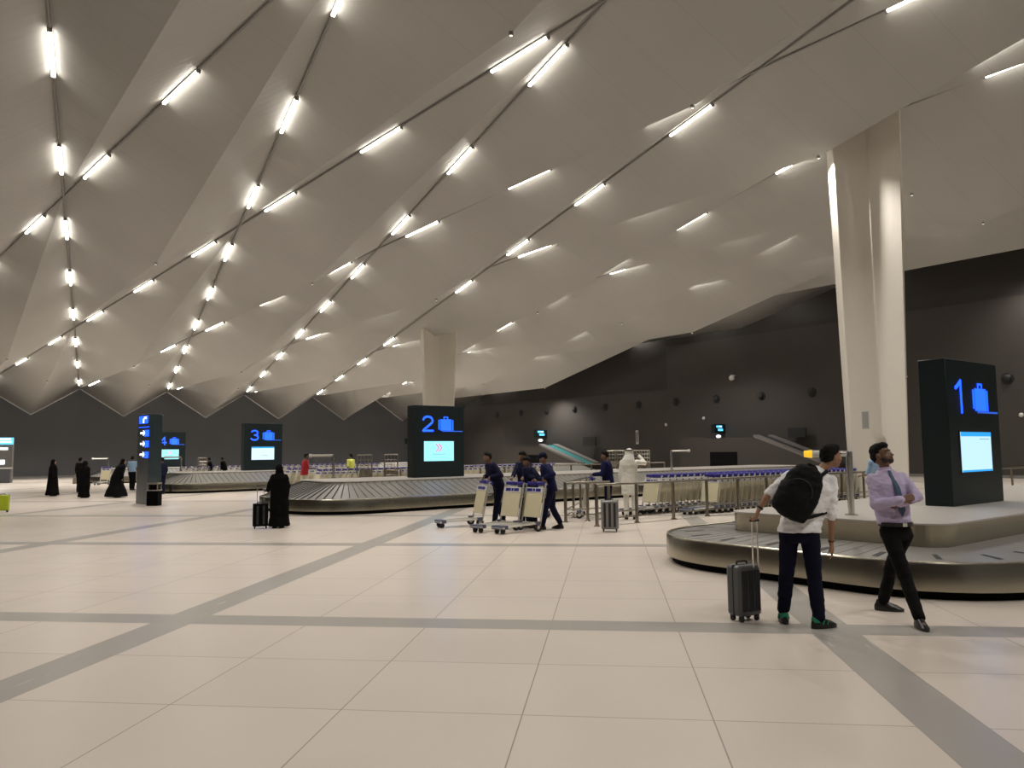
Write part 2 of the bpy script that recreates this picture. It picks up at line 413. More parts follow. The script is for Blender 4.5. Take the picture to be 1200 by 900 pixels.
def ridge_line(fam, idx, sgn):
    global ntrim
    pts = []
    for k in range(0, 6):
        u = U0 + (idx + sgn * k / 2) * WW
        pts.append(Vector((u, V0 - k * LL, HZ + SL * k * LL)))
    bm = bmesh.new(); used = False
    for a, b in zip(pts[:-1], pts[1:]):
        lo, hi = 0.0, 1.0
        # clip to the walls
        for lim, s in ((UR - 0.1, 1), (-9.5, -1)):
            fa, fb = (a.x - lim) * s, (b.x - lim) * s
            if fa > 0 and fb > 0: lo = 2
            elif fa > 0: lo = max(lo, fa / (fa - fb))
            elif fb > 0: hi = min(hi, fa / (fa - fb))
        if lo >= hi: continue
        A = HM @ a.lerp(b, lo); B = HM @ a.lerp(b, hi); A.z -= 0.09; B.z -= 0.09
        if not (visible(A) or visible(B) or visible((A + B) / 2)): continue
        add_tube(bm, A, B, 0.036, n=8); used = True
        for f in (1 / 6, 0.5, 5 / 6):
            if a.y < 20 and idx + sgn * a.y * 0 >= 0 and a.x > 14: f += 0.09
            if f < lo + 0.06 or f > hi - 0.06: continue
            P = HM @ a.lerp(b, f); P.z -= 0.145
            if (P - W(28.0, 44.0, P.z)).length < 2.6 or (P - W(25.6, 13.1, P.z)).length < 2.6: continue
            if not visible(P): continue
            o = bpy.data.objects.new('strip_light', STRIP_ME); COL.objects.link(o)
            d = (HM @ b - HM @ a).normalized(); x = d; y = Vector((0, 0, 1)).cross(d).normalized(); z = x.cross(y)
            M_ = Matrix.Identity(4)
            for r in range(3): M_[r][0] = x[r]; M_[r][1] = y[r]; M_[r][2] = z[r]; M_[r][3] = P[r]
            o.matrix_world = M_
            side = 'running away to the right' if sgn < 0 else 'running away to the left'
            n_ = ORD[idx + (2 if sgn < 0 else 4)]
            tag(o, f'slim lit white strip light on the {n_} ceiling ridge {side}', 'ceiling light', f'strip lights on the {n_} ridge {side}')
    if used:
        struct(f'trim_{ntrim}', bm, M_PIPE); ntrim += 1
    else: bm.free()
for i in range(-1, 9): ridge_line('a', i, -1)
for j in range(-4, 6): ridge_line('b', j, 1)
# fill lamps added at the ceiling's low points, housed as small downlights
def fill_downlight(u, v):
    z = profile_z(u, v) - 0.03
    e = empty('fill_downlight', W(u, v, z))
    bm = bmesh.new(); add_tube(bm, (0, 0, 0.12), (0, 0, -0.03), 0.055, 0.06, n=16, mi=0); obj('housing', bm, M_LAMP, e)
    bm = bmesh.new(); add_tube(bm, (0, 0, -0.032), (0, 0, -0.036), 0.04, n=16); obj('lens', bm, M_DOT, e)
    l = bpy.data.lights.new('fill_beam', 'SPOT'); l.energy = FILL_W; l.color = (1.0, 0.955, 0.90); l.spot_size = math.radians(136); l.spot_blend = 0.8; l.shadow_soft_size = 0.05
    lo = bpy.data.objects.new('fill_beam', l); COL.objects.link(lo); lo.parent = e; lo.location = (0, 0, -0.09)
    tag(e, 'small round fill lamp added in the folded grey ceiling', 'ceiling light', 'added ceiling fill lamps')
for k in range(1, 5):
    for m_ in range(-8, 16):
        u = U0 + (m_ + 0.5 - k / 2) * WW
        if -4 < u < UR - 1: fill_downlight(u, V0 - k * LL)
        if k == 2 and -4 < u < UR - 1: fill_downlight(u, V0 - 8.5)  # extra row added to brighten the back wall and the facets beside it
# ------------------------------------------------------------------ columns
def column(u, v, zt, cam_u=0, extra=0.0, label=''):
    bm = bmesh.new()
    # outline at the foot and at the ceiling: a folded shaft, wider above
    foot = [(-0.98, -0.25), (-0.82, -0.85), (0.05, -0.85), (0.76, -0.85), (0.80, 0.75), (-0.95, 0.75)]
    top = [(-1.28, -0.20), (-1.05, -0.80), (0.05, -0.20), (1.10, -0.95), (1.20, 0.85), (-1.1, 0.85)]
    a = [bm.verts.new((x, y, 0)) for x, y in foot]; b = [bm.verts.new((x, y, zt)) for x, y in top]
    bm.faces.new(a[::-1]); bm.faces.new(b)
    for i in range(6): bm.faces.new((a[i], a[(i + 1) % 6], b[(i + 1) % 6], b[i]))
    # turn so that the fold faces the photographer's side
    P = W(u, v); ang = math.atan2(P.x, P.y)
    o = obj('column', bm, M_COLUMN, loc=P, rz=-ang, bevel=0.03)
    return o
c1 = column(25.6, 13.1, 14.6); c1.name = 'column'; tag(c1, 'tall cream folded column rising to the ceiling beside the sign numbered 1', 'column')
c2 = column(28.0, 44.0, 10.6); tag(c2, 'cream column in the distance rising behind the sign numbered 2', 'column')
# ------------------------------------------------------------------ carousels
def rrect(u0, u1, v0, v1, r, step=0.25):
    pts = []
    def arc(cx, cy, a0):
        n = max(4, int(r * PI / 2 / step))
        for i in range(n + 1):
            t = a0 + PI / 2 * i / n; pts.append((cx + r * math.cos(t), cy + r * math.sin(t)))
    def line(p, q):
        d = math.hypot(q[0] - p[0], q[1] - p[1]); n = max(1, int(d / step))
        for i in range(1, n): pts.append((p[0] + (q[0] - p[0]) * i / n, p[1] + (q[1] - p[1]) * i / n))
    arc(u0 + r, v0 + r, PI); line((u0 + r, v0), (u1 - r, v0)); arc(u1 - r, v0 + r, -PI / 2); line((u1, v0 + r), (u1, v1 - r))
    arc(u1 - r, v1 - r, 0); line((u1 - r, v1), (u0 + r, v1)); arc(u0 + r, v1 - r, PI / 2); line((u0, v1 - r), (u0, v0 + r))
    return pts
def carousel(vc, u0, u1, sloped, label, hw=2.75):
    "local x = u - u0, local y = v - vc"
    t = empty('baggage_carousel', W(u0, vc), HALL_ROT)
    tag(t, label, 'baggage carousel')
    ln = u1 - u0; R = 2.0 if sloped else 1.75
    zi = 0.82 if sloped else 0.47; wi = 1.25 if sloped else 1.15
    outer = rrect(0, ln, -hw, hw, R)
    def ring_mesh(bm, pts, z0, z1, mi=0, z0b=None):
        a = [bm.verts.new((p[0], p[1], z0)) for p in pts]; b = [bm.verts.new((p[0], p[1], z1)) for p in pts]
        for i in range(len(pts)):
            f = bm.faces.new((a[i], a[(i + 1) % len(pts)], b[(i + 1) % len(pts)], b[i])); f.smooth = True; f.material_index = mi
        return a, b
    bm = bmesh.new(); k = rrect(0.09, ln - 0.09, -hw + 0.09, hw - 0.09, R - 0.09)
    a, b = ring_mesh(bm, k, 0.0, 0.16); bm.faces.new(b); obj('kick_plate', bm, M_KICK, t)
    # skirt with a rolled top edge
    bm = bmesh.new(); prof = [(0.05, 0.10), (0.0, 0.10), (0.0, 0.395), (0.012, 0.42), (0.04, 0.43), (0.07, 0.42)]
    rings = []
    for off, z in prof:
        q = rrect(off, ln - off, -hw + off, hw - off, R - off)
        rings.append([bm.verts.new((p[0], p[1], z)) for p in q])
    n = min(len(r) for r in rings)
    if all(len(r) == n for r in rings):
        for a, b in zip(rings[:-1], rings[1:]):
            for i in range(n): f = bm.faces.new((a[i], a[(i + 1) % n], b[(i + 1) % n], b[i])); f.smooth = True
    sk = obj('skirt', bm, M_STEEL, t)
    # belt of overlapping slats
    NO = len(outer)
    def tang(i):
        p, q = outer[i - 1], outer[(i + 1) % NO]; d = math.hypot(q[0] - p[0], q[1] - p[1]); return ((q[0] - p[0]) / d, (q[1] - p[1]) / d)
    bm = bmesh.new()
    iq = []
    for i in range(NO):
        tx, ty = tang(i); nx, ny = -ty, tx   # inward for a counter-clockwise outline
        px, py = outer[i]
        iq.append(((px + nx * 0.06, py + ny * 0.06), (px + nx * wi, py + ny * wi)))
    for i in range(NO):
        (o1, i1), (o2, i2) = iq[i], iq[(i + 1) % NO]
        # each slat leans: leading edge a little higher, over the next one
        hgt = 0.020 if sloped else 0.003
        sl = 0.25 if sloped else 0.35
        def mixp(p, q, f): return (p[0] + (q[0] - p[0]) * f, p[1] + (q[1] - p[1]) * f)
        o2e = mixp(o1, o2, 1.0); i2e = mixp(i1, i2, 1.0)
        A = bm.verts.new((o1[0], o1[1], 0.405)); B = bm.verts.new((o2e[0], o2e[1], 0.405 + hgt)); C_ = bm.verts.new((i2e[0], i2e[1], zi + hgt)); D_ = bm.verts.new((i1[0], i1[1], zi))
        bm.faces.new((A, B, C_, D_))
        E_ = bm.verts.new((o2e[0], o2e[1], 0.40)); F_ = bm.verts.new((i2e[0], i2e[1], zi - 0.01))
        f = bm.faces.new((B, E_, F_, C_)); f.material_index = 1
        if sloped or (i % 3 == 0):
            # dark slot across the slat
            f0, f1 = (0.89, 1.0) if sloped else (0.70, 1.0)
            q = [mixp(o1, o2, f0), mixp(o1, o2, f1), mixp(i1, i2, f1), mixp(i1, i2, f0)]
            def across(p, r, s): return (p[0] + (r[0] - p[0]) * s, p[1] + (r[1] - p[1]) * s)
            s0, s1 = (0.06, 0.94) if sloped else (0.20, 0.48)
            cs = [across(q[0], q[3], s0), across(q[1], q[2], s0), across(q[1], q[2], s1), across(q[0], q[3], s1)]
            zs = [0.405 + (zi - 0.405) * s0, 0.405 + (zi - 0.405) * s0, 0.405 + (zi - 0.405) * s1, 0.405 + (zi - 0.405) * s1]
            vv = [bm.verts.new((c_[0], c_[1], z_ + hgt + 0.004)) for c_, z_ in zip(cs, zs)]
            f = bm.faces.new(vv); f.material_index = 1
    obj('belt', bm, [M_BELT, M_BLACK], t, recalc=False)
    # island
    zt = 0.86 if sloped else 0.74; ri = 0.75 if sloped else 0.35
    isl = rrect(wi, ln - wi, -hw + wi, hw - wi, ri, step=0.12 if not sloped else 0.25)
    bm = bmesh.new(); a, b = ring_mesh(bm, isl, 0.30, zt)
    obj('island_skirt', bm, M_STEEL, t)
    bm = bmesh.new(); add_prism(bm, [(p[0], p[1]) for p in rrect(wi - 0.015, ln - wi + 0.015, -hw + wi - 0.015, hw - wi + 0.015, ri + 0.01, step=0.2)], zt, zt + 0.02)
    obj('island_top', bm, M_ISLAND, t)
    return zt + 0.02
Z1 = carousel(6.05, 8.92, 34.0, False, 'flat steel baggage carousel in the right foreground under the sign numbered 1')
Z2 = carousel(22.70, 8.62, 36.0, True, 'sloping slatted baggage carousel in mid hall under the sign numbered 2')
Z3 = carousel(38.95, 8.8, 36.0, True, 'sloping slatted baggage carousel under the sign numbered 3')
Z4 = carousel(55.6, 9.0, 36.0, True, 'farthest baggage carousel, under the sign numbered 4')
# ------------------------------------------------------------------ signs
def sign(u, v, z, num, label, screen):
    "local x = u; front face looks towards -v (the photographer)"
    wd_, th, ht = 1.98, 0.44, 2.38
    t = empty('carousel_sign', W(u, v, z), HALL_ROT); tag(t, label, 'sign')
    bm = bmesh.new(); add_box(bm, -wd_ / 2, wd_ / 2, 0, th, 0, ht); obj('cabinet', bm, M_SIGN, t, bevel=0.015)
    X = lambda f: -wd_ / 2 + wd_ * f
    Z = lambda f: ht * (1 - f)
    bm = bmesh.new(); dx0, dx1, dz0, dz1 = X(0.17 if num != '1' else 0.16), X(0.365 if num != '1' else 0.29), Z(0.36), Z(0.15)
    def arc(cx, cy, rx, ry, a0, a1, n=14): return [(cx + rx * math.cos(math.radians(a0 + (a1 - a0) * i / n)), cy + ry * math.sin(math.radians(a0 + (a1 - a0) * i / n))) for i in range(n + 1)]
    strokes = {'1': [[(0.0, 0.78), (0.25, 0.84), (0.72, 1.0), (0.72, 0.0)]], '2': [arc(0.5, 0.70, 0.47, 0.27, 165, -35) + [(0.10, 0.10), (0.03, 0.03), (1.0, 0.03)]],
               '3': [arc(0.47, 0.74, 0.42, 0.23, 150, -80) + arc(0.47, 0.27, 0.48, 0.25, 90, -155)], '4': [[(0.72, 0.0), (0.72, 1.0), (0.0, 0.28), (1.0, 0.28)]]}[num]
    for st in strokes:
        pp = [Vector((dx0 + (dx1 - dx0) * a_, -0.004, dz0 + (dz1 - dz0) * b_)) for a_, b_ in st]
        for p_, q_ in zip(pp[:-1], pp[1:]): add_cap(bm, p_, q_, 0.036, n=8)
    for v_ in bm.verts: v_.co.y = -0.004 + (v_.co.y + 0.004) * 0.25
    obj('number', bm, M_BLUE, t)
    bm = bmesh.new()
    # suitcase pictogram: body, two edge bars, handle
    add_box(bm, X(0.515), X(0.735), -0.012, 0.0, Z(0.35), Z(0.19))
    add_box(bm, X(0.475), X(0.50), -0.012, 0.0, Z(0.335), Z(0.20)); add_box(bm, X(0.75), X(0.775), -0.012, 0.0, Z(0.35), Z(0.20))
    add_box(bm, X(0.58), X(0.60), -0.012, 0.0, Z(0.19), Z(0.155)); add_box(bm, X(0.65), X(0.67), -0.012, 0.0, Z(0.19), Z(0.155)); add_box(bm, X(0.58), X(0.67), -0.012, 0.0, Z(0.165), Z(0.152))
    obj('suitcase_symbol', bm, M_BLUE, t, bevel=0.012)
    bm = bmesh.new(); add_box(bm, X(0.555), X(0.965), -0.010, 0.0, Z(0.365), Z(0.352)); obj('belt_line', bm, M_BLUELINE, t)
    bm = bmesh.new(); add_box(bm, X(0.17), X(0.80), -0.008, 0.0, Z(0.79), Z(0.485)); sf = obj('screen_frame', bm, M_BLACK, t)
    bm = bmesh.new(); sm = {'list': M_SCR, 'logo': M_SCRC, 'plain': M_SCRW}[screen]
    add_box(bm, X(0.19), X(0.78), -0.014, -0.004, Z(0.775), Z(0.50), mi=0)
    if screen != 'logo': add_box(bm, X(0.19), X(0.78), -0.018, -0.014, Z(0.53), Z(0.50), mi=1)
    if screen == 'list':
        add_box(bm, X(0.19), X(0.78), -0.018, -0.014, Z(0.775), Z(0.762), mi=1)
        add_box(bm, X(0.55), X(0.74), -0.017, -0.014, Z(0.552), Z(0.546), mi=2)
    if screen == 'logo':
        for k_ in range(2):
            x = 0.42 + 0.06 * k_
            for (za, zb) in ((0.535, 0.59), (0.645, 0.59)):
                P1 = Vector((X(x), -0.017, Z(za))); P2 = Vector((X(x + 0.06), -0.017, Z(zb))); add_tube(bm, P1, P2, 0.022, n=6, mi=3)
        add_box(bm, X(0.36), X(0.62), -0.017, -0.014, Z(0.685), Z(0.675), mi=2); add_box(bm, X(0.38), X(0.60), -0.017, -0.014, Z(0.73), Z(0.723), mi=2)
    if screen == 'plain': add_box(bm, X(0.45), X(0.60), -0.017, -0.014, Z(0.69), Z(0.68), mi=2)
    obj('screen', bm, [sm, M_SCRH, M_SCRG, M_PINK], sf)
    return t
sign(14.18, 5.62, Z1, '1', 'large dark display sign on the nearest island, turned to show its side, blue number 1', 'list')
sign(14.15, 22.25, Z2, '2', 'dark display sign in front of the distant column, pink chevrons on its cyan screen', 'logo')
sign(14.45, 39.4, Z3, '3', 'small looking dark display sign left of centre, blue number 3', 'plain')
sign(14.3, 56.6, Z4, '4', 'dark display sign with a blue number 4, partly behind the wayfinding pillar', 'logo')
# ------------------------------------------------------------------ poles with an arm on the islands
def beacon_post(P, zb, zt, arm, label, beacon=False, tall_r=0.045):
    t = empty('arm_post', Vector((P.x, P.y, zb))); tag(t, label, 'post')
    h = zt - zb; ex = Vector(arm)
    bm = bmesh.new(); add_tube(bm, (0, 0, 0), (0, 0, h), tall_r, n=16); add_tube(bm, (0, 0, 0), (0, 0, 0.02), tall_r * 2, n=16); obj('post', bm, M_CHROME, t)
    bm = bmesh.new(); add_tube(bm, (0, 0, h - 0.03), ex + Vector((0, 0, h - 0.03)), tall_r * 0.85, n=12); obj('arm', bm, M_ALU if not beacon else M_CHROME, t)
    e = ex.normalized()
    bm = bmesh.new()
    if beacon:
        add_tube(bm, ex * 0.62 + Vector((0, 0, h - 0.03)), ex * 0.9 + Vector((0, 0, h - 0.03)), 0.05, n=14); obj('sleeve', bm, M_WPLAS, t)
        bm = bmesh.new(); add_tube(bm, ex * 0.9 + Vector((0, 0, h - 0.03)), ex * 1.1 + Vector((0, 0, h - 0.03)), 0.058, 0.045, n=14); obj('beacon_lens', bm, M_BAMBER, t)
    else:
        add_tube(bm, ex * 0.93 + Vector((0, 0, h - 0.03)), ex * 1.02 + Vector((0, 0, h - 0.03)), tall_r * 1.3, n=12); obj('end_cap', bm, M_WPLAS, t)
P = G(998, 604, Z1); beacon_post(P, Z1, 1.66, (-0.52, 0.16, 0), 'shiny steel post with a yellow tipped arm on the nearest carousel island', True)
P = at(391, 26.6); beacon_post(P, Z2, 1.66, (-0.82, 0.05, 0), 'steel post with a long arm pointing left, beside the man in red', False)
P = at(213, 39.5); beacon_post(P, Z3, 1.62, (-0.85, 0.05, 0), 'steel post with an arm in front of the sign numbered 4', False)
P = at(785, 32.0); beacon_post(P, Z2, 1.68, (0.75, 0.05, 0), 'steel post with an arm pointing right, beyond the nested trolleys', False)
P = at(128, 47.0); beacon_post(P, 0, 1.56, (-0.95, 0.0, 0), 'steel post with an arm, near the back wall beside a lone trolley', False)
# ------------------------------------------------------------------ railings
def railing(A, B, n, label, h=0.93, group=None, ends=True):
    A, B = Vector(A), Vector(B); d = B - A; L = d.length; ang = math.atan2(d.y, d.x)
    t = empty('railing', A, ang); tag(t, label, 'railing', group)
    bm = bmesh.new(); add_tube(bm, (-0.03, 0, h), (L + 0.03, 0, h), 0.030, n=10); obj('handrail', bm, M_RAIL, t)
    for z in (0.16, 0.30):
        bm = bmesh.new(); add_tube(bm, (0, 0, z), (L, 0, z), 0.016, n=8); obj('lower_rail', bm, M_RAIL, t)
    for i in range(n + 1):
        x = L * i / n
        bm = bmesh.new(); add_box(bm, x - 0.028, x + 0.028, -0.028, 0.028, 0, h - 0.02); add_tube(bm, (x, 0, 0), (x, 0, 0.025), 0.075, 0.06, n=14); obj('post', bm, M_RAIL, t)
    return t
railing(W(12.45, 12.98), W(26.8, 12.98), 11, 'long bronze steel railing in front of the nested trolleys')
railing(W(27.3, 11.2), W(38.5, 11.2), 9, 'bronze steel railing seen to the right of the sign numbered 1')
railing(G(663, 612), G(688, 597.5), 3, 'short bronze railing running away behind the workers with trolleys')
railing(G(663, 612), G(714, 609.2), 2, 'short bronze railing joining the end of the long railing, beside the standing suitcase', h=0.93)
railing(W(16.5, 29.0), W(33.0, 29.0), 12, 'distant steel railing beyond the second carousel', h=1.0)
# ------------------------------------------------------------------ trolleys
def make_trolley():
    "local x = forward (front tip), z up; the rear wheels stand near x = 0"
    t = empty('luggage_trolley', (0, 0, 0))
    bm = bmesh.new()
    for s in (-1, 1):
        add_path(bm, [(-0.05, s * 0.27, 0.17), (0.55, s * 0.20, 0.15), (0.92, s * 0.10, 0.13)], 0.018)
        add_path(bm, [(-0.05, s * 0.12, 0.175), (0.90, s * 0.05, 0.14)], 0.012)
    add_tube(bm, (0.92, -0.20, 0.13), (0.92, 0.20, 0.13), 0.022, n=10); add_tube(bm, (-0.05, -0.28, 0.17), (-0.05, 0.28, 0.17), 0.02, n=8)
    add_tube(bm, (0.4, -0.22, 0.155), (0.4, 0.22, 0.155), 0.012, n=6)
    add_box(bm, -0.02, 0.86, -0.045, 0.045, 0.15, 0.165)
    obj('base_frame', bm, M_ALU, t)
    bm = bmesh.new()
    for s in (-1, 1): add_path(bm, [(-0.05, s * 0.28, 0.12), (-0.14, s * 0.29, 0.55), (-0.24, s * 0.29, 1.0)], 0.02)
    add_tube(bm, (-0.20, -0.29, 0.86), (-0.20, 0.29, 0.86), 0.014, n=8); add_tube(bm, (-0.07, -0.28, 0.30), (-0.07, 0.28, 0.30), 0.014, n=8)
    obj('back_frame', bm, M_ALU, t)
    def lean(z): return -0.035 - (z - 0.12) * 0.215
    bm = bmesh.new(); q = []
    for (y, z) in ((-0.255, 0.30), (0.255, 0.30), (0.265, 0.80), (-0.265, 0.80)):
        q.append(bm.verts.new((lean(z) + 0.02, y, z)))
    for (y, z) in ((-0.255, 0.30), (0.255, 0.30), (0.265, 0.80), (-0.265, 0.80)):
        q.append(bm.verts.new((lean(z) + 0.005, y, z)))
    for f in ((0, 1, 2, 3), (7, 6, 5, 4), (0, 4, 5, 1), (1, 5, 6, 2), (2, 6, 7, 3), (3, 7, 4, 0)): bm.faces.new([q[i] for i in f])
    pn = obj('advert_panel', bm, M_CREAM, t)
    bm = bmesh.new()
    def strip_box(y0, y1, z0, z1, mi, off):
        a = [bm.verts.new((lean(z) + off, y, z)) for (y, z) in ((y0, z0), (y1, z0), (y1, z1), (y0, z1))]
        b = [bm.verts.new((lean(z) + 0.005, y, z)) for (y, z) in ((y0, z0), (y1, z0), (y1, z1), (y0, z1))]
        for f in ((a[0], a[1], a[2], a[3]), (b[3], b[2], b[1], b[0]), (a[0], b[0], b[1], a[1]), (a[1], b[1], b[2], a[2]), (a[2], b[2], b[3], a[3]), (a[3], b[3], b[0], a[0])): bm.faces.new(f).material_index = mi
    strip_box(-0.265, 0.265, 0.81, 0.92, 0, 0.024)
    for (y0, y1) in ((-0.21, -0.05), (-0.03, 0.03), (0.05, 0.20)): strip_box(y0, y1, 0.835, 0.90, 1, 0.028)
    obj('top_label', bm, [M_WPLAS, M_TBLUE], pn)
    bm = bmesh.new(); add_tube(bm, (-0.27, -0.29, 1.0), (-0.27, 0.29, 1.0), 0.022, n=10, mi=0)
    for s in (-1, 1): add_tube(bm, (-0.27, s * 0.04, 1.0), (-0.27, s * 0.27, 1.0), 0.040, n=12, mi=1)
    add_box(bm, -0.33, -0.22, -0.05, 0.05, 0.975, 1.03, mi=1)
    add_tube(bm, (-0.34, -0.24, 0.975), (-0.34, 0.24, 0.975), 0.032, n=8, mi=1)
    obj('handle', bm, [M_ALU, M_TBLUE], t)
    bm = bmesh.new()   # small wire basket behind the label
    for z in (0.70, 0.80, 0.90): add_path(bm, [(lean(z), -0.24, z), (lean(z) - 0.16, -0.2, z), (lean(z) - 0.16, 0.2, z), (lean(z), 0.24, z)], 0.007, n=5)
    for y in (-0.2, -0.1, 0, 0.1, 0.2): add_tube(bm, (lean(0.7) - 0.16, y, 0.70), (lean(0.9) - 0.16, y, 0.90), 0.006, n=5)
    obj('basket', bm, M_ALU, t)
    for s in (-1, 1):
        bm = bmesh.new(); add_tube(bm, (0, s * 0.27 - 0.02, 0.09), (0, s * 0.27 + 0.02, 0.09), 0.09, n=18, mi=0); add_tube(bm, (0, s * 0.27 - 0.022, 0.09), (0, s * 0.27 + 0.022, 0.09), 0.04, n=12, mi=1)
        add_box(bm, -0.06, 0.06, s * 0.27 - 0.03, s * 0.27 + 0.03, 0.14, 0.21, mi=2)
        obj('rear_wheel', bm, [M_BLACK, M_ALU, mat('blue_grey_plastic', (0.10, 0.11, 0.17), rough=0.5)], t)
    bm = bmesh.new()
    for s in (-1, 1): add_tube(bm, (0.86, s * 0.09 - 0.015, 0.06), (0.86, s * 0.09 + 0.015, 0.06), 0.06, n=16, mi=0)
    add_box(bm, 0.78, 0.94, -0.17, 0.17, 0.10, 0.175, mi=1)
    obj('front_wheel', bm, [M_BLACK, MATS['blue_grey_plastic']], t)
    remember(t); return t
TROL = make_trolley(); first_trolley = [True]
def trolley(P, ang, label, group=None, sc=1.0):
    if first_trolley[0]: o = TROL; first_trolley[0] = False
    else: o = copy_tree(TROL)
    for k in ('label', 'category', 'group'):
        if k in o: del o[k]
    o.location = P; o.rotation_euler = (0, 0, ang); o.scale = (sc, sc, sc)
    tag(o, label, 'luggage trolley', group); return o
# workers' trolleys
TA = math.radians(206); PA = G(557, 616)
TB = math.radians(224); PB = G(620, 622); PC = PB + Vector((-0.47, 0.30, 0))
trolley(PA, TA, 'luggage trolley with a cream panel pushed alone by the leftmost worker')
trolley(PB, TB, 'luggage trolley nearest the worker in bright blue sleeves')
trolley(PC, TB, 'luggage trolley alongside, in front of the two workers standing close together')
# nested rows: heading -u (front tip towards the left), pitch 0.24
RH = HALL_ROT + PI
for i in range(38): trolley(W(17.2 + 0.25 * i, 13.62), RH, 'luggage trolley nested in the front row behind the long railing', 'front row of nested trolleys')
for i in range(34): trolley(W(15.95 + 0.27 * i, 14.62), RH, 'luggage trolley nested in the second row behind the long railing', 'second row of nested trolleys')
for i in range(46): trolley(W(13.8 + 0.29 * i, 31.6), RH, 'luggage trolley nested in the row beyond the second carousel', 'row of nested trolleys beyond the second carousel')
for i in range(36): trolley(W(12.4 + 0.36 * i, 47.5), RH, 'luggage trolley nested in the far row behind the third carousel', 'far row of nested trolleys')
for i in range(5): trolley(W(13.9 + 0.3 * i, 35.2), RH, 'luggage trolley in the short row behind the woman pulling a suitcase', 'short row of trolleys')
trolley(at(678, 20.2), math.radians(168), 'luggage trolley behind the railing in front of the worker near the man in white')
trolley(at(124, 46.5), math.radians(-90), 'lone luggage trolley near the back wall under the arm post')
# ------------------------------------------------------------------ wheeled suitcases
def suitcase(P, ang, w, d, h, m_body, m_front, label, handle=0.42, grooves=3, tilt=0.0, hs=0.075, hx=0.0, rw=0.07, rib=True):
    t = empty('suitcase', P, ang); t.rotation_euler = (tilt, 0, ang); tag(t, label, 'suitcase')
    bm = bmesh.new(); zb = 0.055
    add_box(bm, -w / 2, w / 2, -d / 2, d / 2, zb, zb + h)
    obj('shell', bm, m_body, t, bevel=0.035)
    bm = bmesh.new()
    if rib:
        for k in range(grooves):
            x = -w / 2 + w * (k + 0.75) / (grooves + 0.5)
            add_box(bm, x - w * rw, x + w * rw, -d / 2 - 0.008, -d / 2 + 0.01, zb + 0.05, zb + h - 0.05)
            add_box(bm, x - w * rw, x + w * rw, d / 2 - 0.01, d / 2 + 0.008, zb + 0.05, zb + h - 0.05)
        obj('raised_ribs', bm, m_front, t, bevel=0.006)
    else: bm.free()
    bm = bmesh.new(); add_box(bm, -w / 2 - 0.003, w / 2 + 0.003, -0.008, 0.008, zb + 0.01, zb + h + 0.003); obj('zip_band', bm, M_BLACK, t, bevel=0.004)
    bm = bmesh.new(); add_path(bm, [(-0.07, -0.02, zb + h), (-0.06, -0.02, zb + h + 0.03), (0.06, -0.02, zb + h + 0.03), (0.07, -0.02, zb + h)], 0.01); obj('carry_handle', bm, M_BLACK, t)
    if handle > 0:
        y = d / 2 - 0.01
        bm = bmesh.new()
        for s in (-1, 1): add_tube(bm, (hx + s * hs, y, zb + h - 0.05), (hx + s * hs, y, zb + h + handle), 0.008, n=8)
        th = obj('telescopic_handle', bm, M_CHROME, t)
        bm = bmesh.new(); add_tube(bm, (hx - hs - 0.02, y, zb + h + handle), (hx + hs + 0.02, y, zb + h + handle), 0.015, n=10); obj('handle_grip', bm, M_BLACK, th)
    for sx in (-1, 1):
        for sy in (-1, 1):
            bm = bmesh.new(); x, y = sx * (w / 2 - 0.045), sy * (d / 2 - 0.04)
            add_tube(bm, (x - 0.012, y, 0.028), (x + 0.012, y, 0.028), 0.028, n=14); add_box(bm, x - 0.018, x + 0.018, y - 0.02, y + 0.02, 0.035, zb + 0.01)
            obj('wheel', bm, M_BLACK, t)
    return t
# ------------------------------------------------------------------ people
def vox(name, bm, m_, parent=None, voxel=0.012, smooth=4, loc=None, rz=None, wrinkle=0.0, wscale=9.0, M=None):
    "fuse overlapping shapes into one continuous skin"
    bmesh.ops.recalc_face_normals(bm, faces=bm.faces)
    me = bpy.data.meshes.new('tmp'); bm.to_mesh(me); bm.free()
    o = bpy.data.objects.new('tmp', me); COL.objects.link(o)
    r = o.modifiers.new('r', 'REMESH'); r.mode = 'VOXEL'; r.voxel_size = voxel
    s = o.modifiers.new('s', 'SMOOTH'); s.iterations = smooth; s.factor = 0.5
    dg = bpy.context.evaluated_depsgraph_get(); dg.update()
    out = bpy.data.meshes.new_from_object(o.evaluated_get(dg)); out.name = name
    bpy.data.objects.remove(o); bpy.data.meshes.remove(me)
    if wrinkle > 0:
        ns = [v.normal.copy() for v in out.vertices]
        for v, nn in zip(out.vertices, ns):
            q = v.co * wscale; q.z *= 1.6
            v.co += nn * (wrinkle * (noise.noise(q) + 0.5 * noise.noise(q * 2.3)))
    for p in out.polygons: p.use_smooth = True
    for mm in (m_ if isinstance(m_, (list, tuple)) else [m_]): out.materials.append(mm)
    ob = bpy.data.objects.new(name, out); COL.objects.link(ob)
    if parent is not None: ob.parent = parent
    if loc is not None: ob.location = loc
    if rz is not None: ob.rotation_euler = (0, 0, rz)
    return ob
def V3(*a): return Vector(a)
def head_frame(f, up=(0, 0, 1)):
    f = Vector(f).normalized(); x = f.cross(Vector(up)).normalized(); u = x.cross(f).normalized()
    return x, f, u
